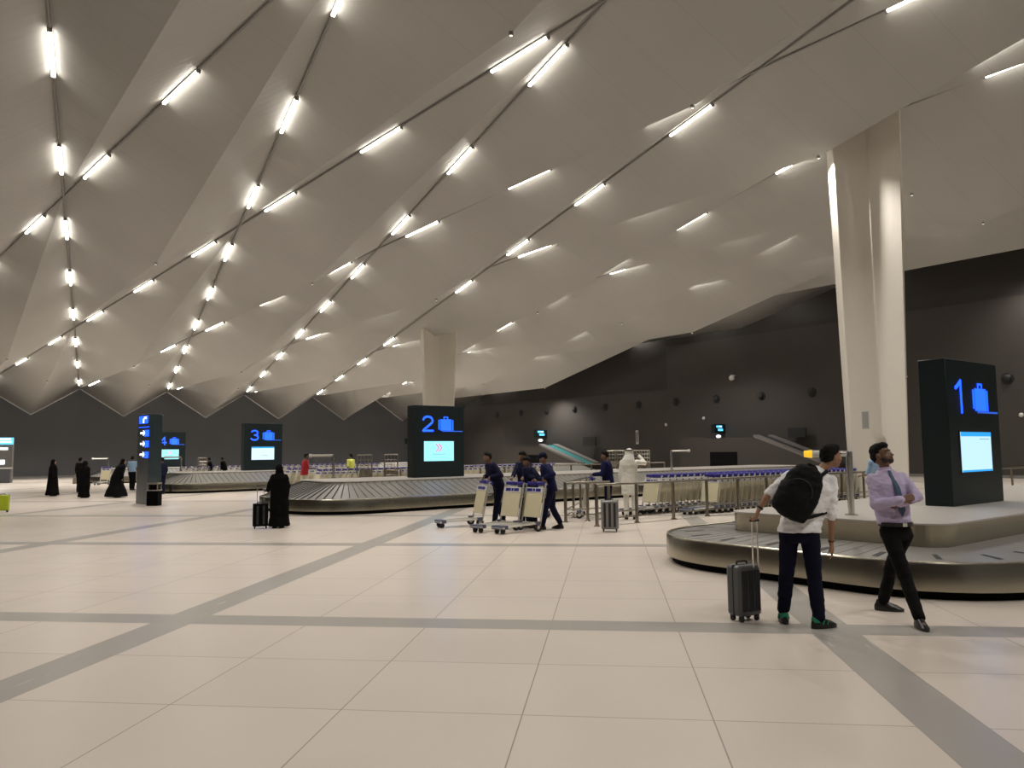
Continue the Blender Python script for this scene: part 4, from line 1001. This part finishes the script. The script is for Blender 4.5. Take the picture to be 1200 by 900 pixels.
# --- man in white robe and headscarf
def robe(P, rz, h, m_, label, folds=0.05, face=(0, 1, 0), lean=0.0, side=0.0, arms=('down', 'down'), head_m=None, showface=True, wide=1.0, skin=M_SKIN, flare=1.0, feet=M_BLACK, split=False, vx=0.022):
    J, s = stand(h, lean=lean, armL=arms[0], armR=arms[1], face=face, sidelean=side)
    bm = bmesh.new(); head(bm, J['head'], J['face'], s=s); add_cap(bm, J['neck'], J['head'] - V3(0, 0, 0.05 * s), 0.05 * s, 0.05 * s)
    add_loft(bm, torso_rings(J, s, V3(1, 0, 0), grow=-0.02), n=16)
    for q_ in 'LR':
        add_cap(bm, J['sh' + q_], J['el' + q_], 0.042 * s, 0.035 * s); add_cap(bm, J['el' + q_], J['wr' + q_], 0.036 * s, 0.024 * s); hand(bm, J['wr' + q_], J['hd' + q_] - J['wr' + q_], J['pn' + q_], 1 if q_ == 'R' else -1, s, 0.5)
        add_cap(bm, J['hip' + q_], J['kn' + q_], 0.07 * s, 0.05 * s); add_cap(bm, J['kn' + q_], J['an' + q_], 0.045 * s, 0.034 * s)
    root = vox('person', bm, skin, voxel=0.016, smooth=1, loc=P, rz=rz); tag(root, label, 'person')
    bm = bmesh.new(); X, Y = V3(1, 0, 0), V3(0, 1, 0); cx = lambda z: V3(J['neck'].x * max(0, z - 0.9) / 0.6, J['neck'].y * max(0, z - 0.9) / 0.6, z * s)
    w = wide
    prof = [(0.05, 0.27 * flare, 0.24 * flare), (0.3, 0.235 * flare, 0.205 * flare), (0.6, 0.205, 0.175), (0.95, 0.195, 0.15), (1.2, 0.19, 0.14), (1.38, 0.21, 0.125), (1.46, 0.15, 0.10), (1.52, 0.07, 0.07)]
    add_loft(bm, [(cx(z), a_ * s * w, b_ * s * w, X, Y) for z, a_, b_ in prof], n=40, fold=folds, nf=7, seed=h * 9)
    for q_ in 'LR':
        add_cap(bm, J['sh' + q_] - V3(0, 0, 0.01), J['el' + q_], 0.075 * s, 0.070 * s * w); add_cap(bm, J['el' + q_], J['el' + q_].lerp(J['wr' + q_], 0.9), 0.068 * s * w, 0.058 * s * w)
    vox('robe', bm, m_, root, voxel=vx, smooth=2, wrinkle=0.008, wscale=8)
    bm = bmesh.new(); x, f, u = head_frame(J['face']); M_ = Matrix((x, f, u)).transposed(); hh = J['head']
    add_ell(bm, hh - f * 0.022 * s + u * 0.022 * s, (0.098 * s, 0.105 * s, 0.115 * s), M_)
    add_loft(bm, [(J['neck'] - V3(0, 0, 0.16 * s) - f * 0.035 * s, 0.19 * s, 0.12 * s, X, Y), (J['neck'] - V3(0, 0, 0.02 * s) - f * 0.03 * s, 0.13 * s, 0.10 * s, X, Y), (hh - f * 0.03 * s, 0.095 * s, 0.095 * s, X, Y)], n=24)
    if not showface: add_ell(bm, hh + f * 0.02, (0.085 * s, 0.10 * s, 0.11 * s), M_)
    vox('headscarf', bm, head_m or m_, root, voxel=0.015, smooth=2)
    for q_ in 'LR':
        bm = bmesh.new(); shoe(bm, J['an' + q_], V3(0, 1, 0), s); obj('shoe', bm, feet, root, smooth=True)
    return root, J, s
PW = G(739, 608.5); J, s = stand(1.72, lean=0.03, armL='down', armR='head'); rz = math.radians(-12)
r_ = person(PW, rz, J, dict(skin=M_SKIND, top=M_THOBE, bottom=M_THOBE, sleeve=1.85, hem=0.34, grow=0.035, wr=0.010, bulk=1.05, tbig=1.15, hair=False, topname='long_shirt', tors=dict(hip=0.18, waist=0.175)), 'man all in white with a white headscarf, one hand raised to his head', s)
bm = bmesh.new(); X, Y = V3(1, 0, 0), V3(0, 1, 0); hh = J['head']; nk = J['neck']
add_ell(bm, hh + V3(0, -0.02, 0.03), (0.108, 0.118, 0.122))
add_loft(bm, [(nk + V3(-0.03, -0.10, -0.30), 0.12, 0.04, X, Y), (nk + V3(-0.03, -0.08, -0.14), 0.19, 0.10, X, Y), (nk + V3(-0.02, -0.05, 0.0), 0.155, 0.12, X, Y), (hh + V3(0, -0.03, -0.02), 0.112, 0.11, X, Y)], n=28)
add_cap(bm, hh + V3(-0.06, -0.05, -0.02), nk + V3(-0.22, -0.06, -0.10), 0.045, 0.025)
vox('headscarf', bm, M_THOBE, r_, voxel=0.015, smooth=2, wrinkle=0.006)
bm = bmesh.new(); add_loft(bm, [(hh + V3(0, -0.02, 0.085), 0.108, 0.118, X, Y), (hh + V3(0, -0.02, 0.115), 0.098, 0.108, X, Y)], n=20); obj('head_cord', bm, M_BLACK, r_)
suitcase(G(715, 623.0), math.radians(-8), 0.36, 0.24, 0.60, M_GSUIT, M_SUITD, 'silver grey hard-shell suitcase standing alone in front of the railing', handle=0.0, grooves=3)
# --- women in black
robe(G(327, 618.5), math.radians(170), 1.46, M_ABAYA, 'woman in a long black robe seen from behind, pulling a black suitcase', lean=0.05, arms=('down', 'pull'), showface=False, wide=1.32, flare=0.85)
suitcase(G(305, 619.5), math.radians(20), 0.34, 0.22, 0.52, M_ABAYA, M_BLACK, 'small black suitcase pulled by the woman in black', handle=0.40, grooves=2)
robe(G(61, 581.5), math.radians(-65), 1.56, M_ABAYA, 'woman in a long black robe walking right, leftmost of the figures by the back wall', lean=0.0, wide=1.35, flare=0.95, skin=mat('skin_pale', (0.45, 0.28, 0.19), rough=0.5))
robe(G(98, 583.5), math.radians(-20), 1.50, M_ABAYA, 'woman in black walking away with a man in dark clothes at her left', lean=0.04, showface=False, flare=0.75, wide=1.4)
robe(G(136, 583.0), math.radians(-62), 1.56, M_ABAYA, 'woman in a wide flowing black robe leaning forward beside the man in pale blue', lean=0.36, showface=True, flare=1.2, wide=1.7)
J, s = stand(1.62, face=(0, 1, 0), armL='down')
pm = person(G(93, 577.5), math.radians(-15), J, dict(skin=M_SKIND, top=M_BTROU, bottom=M_BTROU, sleeve=1.8, grow=0.045, bulk=1.25, tbig=1.3), 'man in dark clothes half hidden behind a woman in black near the back wall', s, voxel=0.025)
bm = bmesh.new(); add_loft(bm, [(V3(0, 0, 0.0), 0.17, 0.08, V3(1, 0, 0), V3(0, 1, 0)), (V3(0, 0, 0.2), 0.17, 0.08, V3(1, 0, 0), V3(0, 1, 0)), (V3(0, 0, 0.34), 0.13, 0.05, V3(1, 0, 0), V3(0, 1, 0))], n=16)
hb = empty('shoulder_bag', G(91.0, 576.5) + Vector((0, -0.15, 0.38))); tag(hb, 'beige bag carried beside the woman in black walking away', 'bag')
obj('bag_body', bm, M_BEIGE, hb); bm = bmesh.new(); add_path(bm, [(-0.09, 0, 0.32), (-0.05, 0, 0.48), (0.05, 0, 0.48), (0.09, 0, 0.32)], 0.012); obj('bag_handle', bm, M_BEIGE, hb)
J, s = stand(1.66, stride=0.05)
person(G(154.5, 574.5), math.radians(-8), J, dict(skin=M_SKIND, top=M_BSHIRT, bottom=M_BTROU, sleeve=0.8, hem=0.0, grow=0.045, bulk=1.25, tbig=1.3), 'man in a pale blue shirt seen from behind, just left of the wayfinding pillar', s, voxel=0.025)
J, s = stand(1.60, armL='push', armR='down')
person(at(191, 34.5), math.radians(60), J, dict(skin=M_SKIND, top=M_UNI, bottom=M_UNI, sleeve=1.8, grow=0.045, bulk=1.25, tbig=1.3), 'person in dark navy just right of the wayfinding pillar', s, voxel=0.025)
J, s = stand(1.70, armL='push', armR='push', lean=0.1)
person(at(357, 31.5), math.radians(-75), J, dict(skin=M_SKIND, top=M_RED, bottom=M_BEIGE, sleeve=0.9, hem=0.08, grow=0.045, bulk=1.25, tbig=1.3), 'man in a red shirt and beige trousers beyond the second carousel', s, voxel=0.025)
J, s = stand(1.66, armL='down', armR='down')
person(at(411, 37.0), math.radians(60), J, dict(skin=M_SKIND, top=M_YEL, bottom=M_BTROU, sleeve=0.9, hem=0.08, grow=0.045, bulk=1.25, tbig=1.3), 'person in a yellow vest behind the row of trolleys', s, voxel=0.03)
J, s = stand(1.50, armL='down', armR='down', lean=0.1)
person(at(247, 46.5), math.radians(100), J, dict(skin=M_SKIND, top=M_BTROU, bottom=M_BTROU, sleeve=1.8, grow=0.06), 'person in black beyond the third carousel, nearer the sign numbered 4', s, voxel=0.03)
J, s = stand(1.52, armL='down', armR='down', lean=0.3)
person(at(264, 46.5), math.radians(80), J, dict(skin=M_SKIND, top=M_BTROU, bottom=M_BTROU, sleeve=1.8, grow=0.06), 'stooping person in black beyond the third carousel, nearer the sign numbered 3', s, voxel=0.03)
J, s = stand(1.68, armL='push', armR='push')
person(at(1026, 17.5), math.radians(10), J, dict(skin=M_SKIND, top=M_BSHIRT, bottom=M_BTROU, sleeve=0.9, hem=0.0, grow=0.045, bulk=1.25, tbig=1.3), 'man in a pale blue shirt mostly hidden behind the man with folded arms', s, voxel=0.02)
# lime suitcase at the left edge
suitcase(G(2.5, 600.5), math.radians(25), 0.36, 0.24, 0.48, M_NEON, M_NEON, 'bright lime yellow suitcase at the left edge', handle=0.0, grooves=2)
# ------------------------------------------------------------------ wayfinding pillar and bin
def pillar():
    A_ = G(159, 590); B_ = G(173, 591.5); C_ = G(188, 590)
    t = empty('wayfinding_pillar', B_); tag(t, 'tall wayfinding pillar with lit blue pictograms on its grey face', 'sign')
    ht = 3.16; a = A_ - B_; c = C_ - B_; d = a + c
    bm = bmesh.new(); q_ = [(0, 0), (c.x, c.y), (d.x, d.y), (a.x, a.y)]
    v0 = [bm.verts.new((x, y, 0)) for x, y in q_]; v1 = [bm.verts.new((x, y, ht)) for x, y in q_]
    bm.faces.new(v0[::-1]); bm.faces.new(v1)
    for i in range(4): bm.faces.new((v0[i], v0[(i + 1) % 4], v1[(i + 1) % 4], v1[i])).material_index = 1 if i == 3 else 0
    obj('pillar_body', bm, [mat('teal_glass', (0.035, 0.06, 0.07), rough=0.25, coat=0.3), mat('grey_face', (0.10, 0.11, 0.115), rough=0.25, metal=0.5)], t, bevel=0.01)
    n_ = Vector((a.y, -a.x, 0)).normalized()
    if n_.y > 0: n_ = -n_
    xx = (-a).normalized(); o0 = a.copy(); wl = a.length
    Mx = Matrix((xx, -n_, V3(0, 0, 1))).transposed().to_4x4(); Mx.translation = o0
    Zp = lambda f: ht * (1 - f)
    bm = bmesh.new()
    add_box(bm, wl * 0.12, wl * 0.85, -0.012, 0, Zp(0.105), Zp(0.02), Mx, mi=0)
    add_box(bm, wl * 0.1, wl * 0.95, -0.012, 0, Zp(0.150), Zp(0.142), Mx, mi=0)
    add_box(bm, wl * 0.45, wl * 0.55, -0.02, -0.012, Zp(0.10), Zp(0.05), Mx, mi=1); add_box(bm, wl * 0.55, wl * 0.75, -0.02, -0.012, Zp(0.055), Zp(0.03), Mx, mi=1)
    obj('top_pictogram', bm, [M_BLUE, M_WHITE_E], t)
    for f in (0.18, 0.30, 0.42):
        bm = bmesh.new()
        add_box(bm, wl * 0.62, wl * 0.95, -0.012, 0, Zp(f + 0.07), Zp(f), Mx, mi=0); add_box(bm, wl * 0.25, wl * 0.60, -0.012, 0, Zp(f + 0.042), Zp(f + 0.020), Mx, mi=1)
        add_tube(bm, Mx @ V3(wl * 0.5, -0.012, Zp(f + 0.005)), Mx @ V3(wl * 0.64, -0.012, Zp(f + 0.031)), 0.015, n=6, mi=1); add_tube(bm, Mx @ V3(wl * 0.5, -0.012, Zp(f + 0.057)), Mx @ V3(wl * 0.64, -0.012, Zp(f + 0.031)), 0.015, n=6, mi=1)
        obj('direction_pictogram', bm, [M_BLUE, M_WHITE_E], t)
    return t
pillar()
bn = empty('litter_bin', G(180.5, 592.5)); tag(bn, 'black litter bin with a steel top at the foot of the wayfinding pillar', 'bin')
bm = bmesh.new(); add_box(bm, -0.19, 0.19, -0.17, 0.17, 0, 0.50); obj('bin_body', bm, M_ABAYA, bn, bevel=0.015)
bm = bmesh.new(); add_box(bm, -0.19, 0.19, -0.17, 0.17, 0.50, 0.54); add_box(bm, -0.18, 0.18, -0.16, 0.16, 0.72, 0.78)
for sx in (-1, 1):
    for sy in (-1, 1): add_box(bm, sx * 0.16 - 0.015, sx * 0.16 + 0.015, sy * 0.14 - 0.015, sy * 0.14 + 0.015, 0.54, 0.72)
obj('bin_top', bm, M_CHROME, bn); bm = bmesh.new(); add_box(bm, -0.13, 0.13, -0.11, 0.11, 0.54, 0.72); obj('bin_insert', bm, M_ABAYA, bn)
# ------------------------------------------------------------------ counter with lit header at the left edge
kb = empty('service_counter', at(-1, 51.0) , 0.42); tag(kb, 'grey service counter with lit blue and white screens at the far left edge', 'counter')
bm = bmesh.new(); add_box(bm, -1.2, 0.75, 0.2, 0.8, 0, 2.95); obj('back_panel', bm, M_GREYP, kb)
bm = bmesh.new(); add_box(bm, -1.2, 0.75, -0.3, 0.2, 0, 0.92); obj('counter_body', bm, M_WALLB, kb)
bm = bmesh.new(); add_box(bm, -1.25, 0.8, -0.35, 0.25, 0.92, 1.0); obj('worktop', bm, M_WPLAS, kb)
bm = bmesh.new(); add_box(bm, -1.2, 0.8, 0.10, 0.2, 2.5, 2.95, mi=0); add_box(bm, -1.1, 0.65, 0.08, 0.10, 2.80, 2.90, mi=1); add_box(bm, -1.1, 0.7, 0.08, 0.10, 2.62, 2.72, mi=1); obj('header_sign', bm, [M_CYAN_E, M_WHITE_E], kb)
bm = bmesh.new(); add_box(bm, -1.0, 0.5, 0.12, 0.2, 2.15, 2.30); obj('lit_strip', bm, M_WHITE_E, kb)
bm = bmesh.new(); add_box(bm, -0.6, 0.35, 0.10, 0.2, 1.20, 1.50, mi=0); add_box(bm, -0.5, 0.3, 0.095, 0.10, 1.33, 1.36, mi=1); obj('screen', bm, [M_WHITE_E, M_SCRG], kb)
# ------------------------------------------------------------------ things on the right wall
XF = UR - 0.12
def wall_frame(v, z): return W(XF, v, z)
RW = HALL_ROT   # local x = u (into the wall), y = v
for n_ in range(-3, 12):
    v = 27.89 * 1.0 + 3.78 * n_
    if v > 62: continue
    t = empty('air_nozzle', wall_frame(v, 5.28), RW); tag(t, 'round black air nozzle in the row along the dark side wall', 'air nozzle', 'row of round air nozzles')
    bm = bmesh.new(); add_tube(bm, (-0.05, 0, 0), (0.0, 0, 0), 0.30, 0.32, n=24); obj('rim', bm, M_BLACK, t)
    bm = bmesh.new(); add_ell(bm, (-0.05, 0, 0), (0.16, 0.23, 0.23), seg=20); obj('nozzle_ball', bm, M_BLACK, t)
def cctv(P, rz, label):
    t = empty('security_camera', P, rz); tag(t, label, 'camera')
    bm = bmesh.new(); add_tube(bm, (0, 0, 0), (-0.45, 0, 0), 0.05, n=10); add_tube(bm, (-0.45, 0, 0.02), (-0.45, 0, -0.15), 0.09, n=14); obj('bracket', bm, M_WPLAS, t)
    bm = bmesh.new(); add_ell(bm, (-0.45, 0, -0.20), (0.20, 0.20, 0.20)); obj('dome', bm, M_WPLAS, t)
cctv(wall_frame(33.7, 6.85), RW, 'white dome security camera high on the dark side wall')
def exit_sign(P, rz, label, s=1.0):
    t = empty('exit_sign', P, rz); tag(t, label, 'sign')
    bm = bmesh.new(); add_box(bm, -1.3 * s, 0, -0.15, 0.15, -0.15 * s, 0.55 * s); obj('sign_box', bm, M_SIGN, t)
    bm = bmesh.new()
    for sy in (-1, 1):
        add_box(bm, -1.1 * s, -0.4 * s, sy * 0.15 - 0.02, sy * 0.15 + 0.02, 0.28 * s, 0.45 * s, mi=0); add_box(bm, -0.9 * s, -0.3 * s, sy * 0.15 - 0.02, sy * 0.15 + 0.02, 0.02 * s, 0.2 * s, mi=0); add_box(bm, -0.75 * s, -0.5 * s, sy * 0.15 - 0.025, sy * 0.15 + 0.025, 0.32 * s, 0.40 * s, mi=1)
    obj('lit_face', bm, [M_CYAN_E, M_WHITE_E], t)
    bm = bmesh.new(); add_ell(bm, (-0.65 * s, 0, -0.40 * s), (0.26 * s, 0.14, 0.13 * s)); obj('lit_lamp', bm, M_WHITE_E, t)
exit_sign(wall_frame(34.9, 2.95), RW, 'small lit blue and white sign on the side wall above the black opening', 0.9)
exit_sign(wall_frame(54.5, 3.05), RW, 'small lit blue and white sign on the side wall above the first chute', 1.0)
exit_sign(W(41.2, V0 - 0.05, 2.7), HALL_ROT - PI / 2, 'small lit blue sign on the back wall beside the sign numbered 2', 0.8)
def wall_monitor(v, z, w, h, label):
    t = empty('wall_monitor', wall_frame(v, z), RW); tag(t, label, 'monitor')
    bm = bmesh.new(); add_box(bm, -0.5, -0.38, -w / 2, w / 2, -h / 2, h / 2); obj('monitor_panel', bm, M_BLACK, t)
    bm = bmesh.new(); add_tube(bm, (0, 0, 0), (-0.4, 0, 0), 0.05, n=8); obj('wall_bracket', bm, M_BLACK, t)
wall_monitor(48.3, 2.45, 1.5, 0.75, 'switched-off black monitor above the teal chute')
wall_monitor(28.8, 2.70, 1.25, 0.62, 'switched-off black monitor above the grey chute near the cream column')
def chute(v0, v1, z0, z1, m_mid, label, box_v, box_z, door):
    t = empty('baggage_chute', W(XF, v1, 0), RW); tag(t, label, 'baggage chute')
    # local x: negative is towards the hall, y = v - v1
    L = v0 - v1
    bm = bmesh.new()
    prof = [(0, 0), (box_v - v1, 0), (box_v - v1, box_z), (L, z0), (0, z1)]
    a = [bm.verts.new((-2.6, y, z)) for y, z in prof]; b = [bm.verts.new((0, y, z)) for y, z in prof]
    bm.faces.new(a); bm.faces.new(b[::-1])
    for i in range(len(prof)): bm.faces.new((a[i], a[(i + 1) % len(prof)], b[(i + 1) % len(prof)], b[i]))
    obj('housing', bm, M_WALL2, t)
    for x0, x1, m_, nm in ((-2.6, -2.0, M_GREYP, 'side_guard'), (-2.0, -1.0, m_mid, 'chute_belt'), (-1.0, -0.4, M_GREYP, 'side_guard')):
        bm = bmesh.new(); dz = 0.16 if nm == 'side_guard' else 0.05
        q_ = [(x0, L, z0), (x1, L, z0), (x1, 0, z1), (x0, 0, z1)]
        lo = [bm.verts.new((x, y, z)) for x, y, z in q_]; hi = [bm.verts.new((x, y, z + dz)) for x, y, z in q_]
        bm.faces.new(lo[::-1]); bm.faces.new(hi)
        for i in range(4): bm.faces.new((lo[i], lo[(i + 1) % 4], hi[(i + 1) % 4], hi[i]))
        obj(nm, bm, m_, t)
    bm = bmesh.new(); add_box(bm, -2.63, -2.59, door[0] - v1, door[1] - v1, 0.0, door[2]); obj('opening', bm, M_KICK, t)  # black panel: the darkness inside the opening is put into its colour
chute(52.4, 47.2, 2.15, 0.55, M_TEAL, 'grey baggage chute with a teal belt by the side wall beyond the second carousel', 58.0, 2.15, (52.3, 54.2, 1.35))
chute(30.6, 26.0, 2.45, 0.8, M_BLACK, 'grey baggage chute with a black belt sloping down left of the cream column', 36.7, 2.45, (31.9, 34.1, 1.5))
bm = bmesh.new(); add_box(bm, -0.08, 0, -0.12, 0.12, -0.55, 0.55); t = empty('wall_light', wall_frame(43.2, 2.7), RW); tag(t, 'small tall pale fitting on the dark side wall above the far trolleys', 'wall fitting'); obj('fitting_body', bm, M_WPLAS, t)
bm = bmesh.new(); add_box(bm, -0.09, -0.08, -0.08, 0.08, -0.4, 0.4); obj('fitting_grille', bm, M_GREYP, t)
for v, z, l in ((36.6, 3.95, 'tiny pale round sensor on the side wall left of the lit sign'), (16.0, 3.3, 'tiny pale round sensor on the side wall right of the sign numbered 1'), (40.2, 3.6, 'tiny pale round sensor on the side wall further left')):
    t = empty('wall_sensor', wall_frame(v, z), RW); tag(t, l, 'sensor'); bm = bmesh.new(); add_ell(bm, (-0.03, 0, 0), (0.08, 0.12, 0.12)); obj('sensor_dome', bm, M_WPLAS, t)
# speaker and camera on the near column
Pc = W(25.6, 13.1); az = math.atan2(Pc.x, Pc.y)
def on_col(px, py, dist):
    r = CF + CR * ((px - 600) / FPX) + CU * ((450 - py) / FPX); k = dist / r.y; return Vector((r.x * k, r.y * k, CAMH + r.z * k))
t = empty('column_speaker', on_col(1014, 492, 24.98), -az); tag(t, 'slim grey loudspeaker mounted on the near cream column', 'loudspeaker')
bm = bmesh.new(); add_box(bm, -0.12, 0.12, -0.10, 0.06, -0.29, 0.29); obj('speaker_case', bm, M_WPLAS, t, bevel=0.01); bm = bmesh.new(); add_box(bm, -0.09, 0.09, -0.11, -0.10, -0.26, 0.26); obj('speaker_grille', bm, mat('pale_grille', (0.34, 0.34, 0.32), rough=0.5), t)
bm = bmesh.new(); add_tube(bm, (0.0, 0.0, 0.0), (0, 0.35, 0), 0.03, n=8); obj('speaker_bracket', bm, M_WPLAS, t)
t = empty('column_camera', on_col(1054, 441, 25.15), -az); tag(t, 'small camera on a bracket at the right edge of the near cream column', 'camera')
bm = bmesh.new(); add_tube(bm, (0.22, 0.25, 0.0), (0.0, -0.05, 0), 0.03, n=8); add_tube(bm, (0, -0.05, 0.02), (0, -0.05, -0.18), 0.03, n=8); obj('camera_arm', bm, M_WPLAS, t); bm = bmesh.new(); add_tube(bm, (-0.14, -0.1, -0.2), (0.12, 0.0, -0.16), 0.055, n=12); obj('camera_body', bm, M_GREYP, t)
# tall mesh-backed carts beyond the second carousel
def mesh_cart(P, rz, label, group=None, w=0.62, h=1.72):
    t = empty('mesh_cart', P, rz); tag(t, label, 'cart', group)
    bm = bmesh.new()
    for s_ in (-1, 1): add_tube(bm, (s_ * w / 2, 0, 0.1), (s_ * w / 2, 0, h), 0.03, n=8)
    add_tube(bm, (-w / 2, 0, h), (w / 2, 0, h), 0.03, n=8); add_tube(bm, (-w / 2, 0, 0.5), (w / 2, 0, 0.5), 0.025, n=8)
    for s_ in (-1, 1): add_tube(bm, (s_ * w / 2, 0, 0.14), (s_ * w / 2, -0.7, 0.14), 0.025, n=8)
    add_tube(bm, (-w / 2, -0.7, 0.14), (w / 2, -0.7, 0.14), 0.025, n=8)
    obj('cart_frame', bm, M_RAIL, t)
    bm = bmesh.new()
    for k_ in range(1, 4): add_tube(bm, (-w / 2 + w * k_ / 4, 0, 0.5), (-w / 2 + w * k_ / 4, 0, h), 0.012, n=5)
    for k_ in range(1, 5): add_tube(bm, (-w / 2, 0, 0.5 + (h - 0.5) * k_ / 5), (w / 2, 0, 0.5 + (h - 0.5) * k_ / 5), 0.016, n=5)
    add_box(bm, -w / 2, w / 2, 0.012, 0.02, 0.62, 1.0)
    obj('cart_back', bm, M_RAIL, t)
    for s_ in (-1, 1):
        for y in (0.0, -0.65):
            bm = bmesh.new(); add_tube(bm, (s_ * w / 2 - 0.02, y, 0.08), (s_ * w / 2 + 0.02, y, 0.08), 0.08, n=12); obj('wheel', bm, M_BLACK, t)
for i in range(5): mesh_cart(at(716 + 9.5 * i, 50.0), math.radians(-20), 'tall pale mesh-backed cart in the group behind the man in white', 'group of tall mesh-backed carts', h=1.66)
mesh_cart(at(427, 34.5), math.radians(10), 'tall mesh-backed cart right of the person in yellow', h=1.62)
mesh_cart(at(458, 34.5), math.radians(-15), 'tall mesh-backed cart just left of the sign numbered 2', h=1.62)
mesh_cart(at(238, 47.6), math.radians(-15), 'tall mesh-backed cart beyond the third carousel', h=1.50)
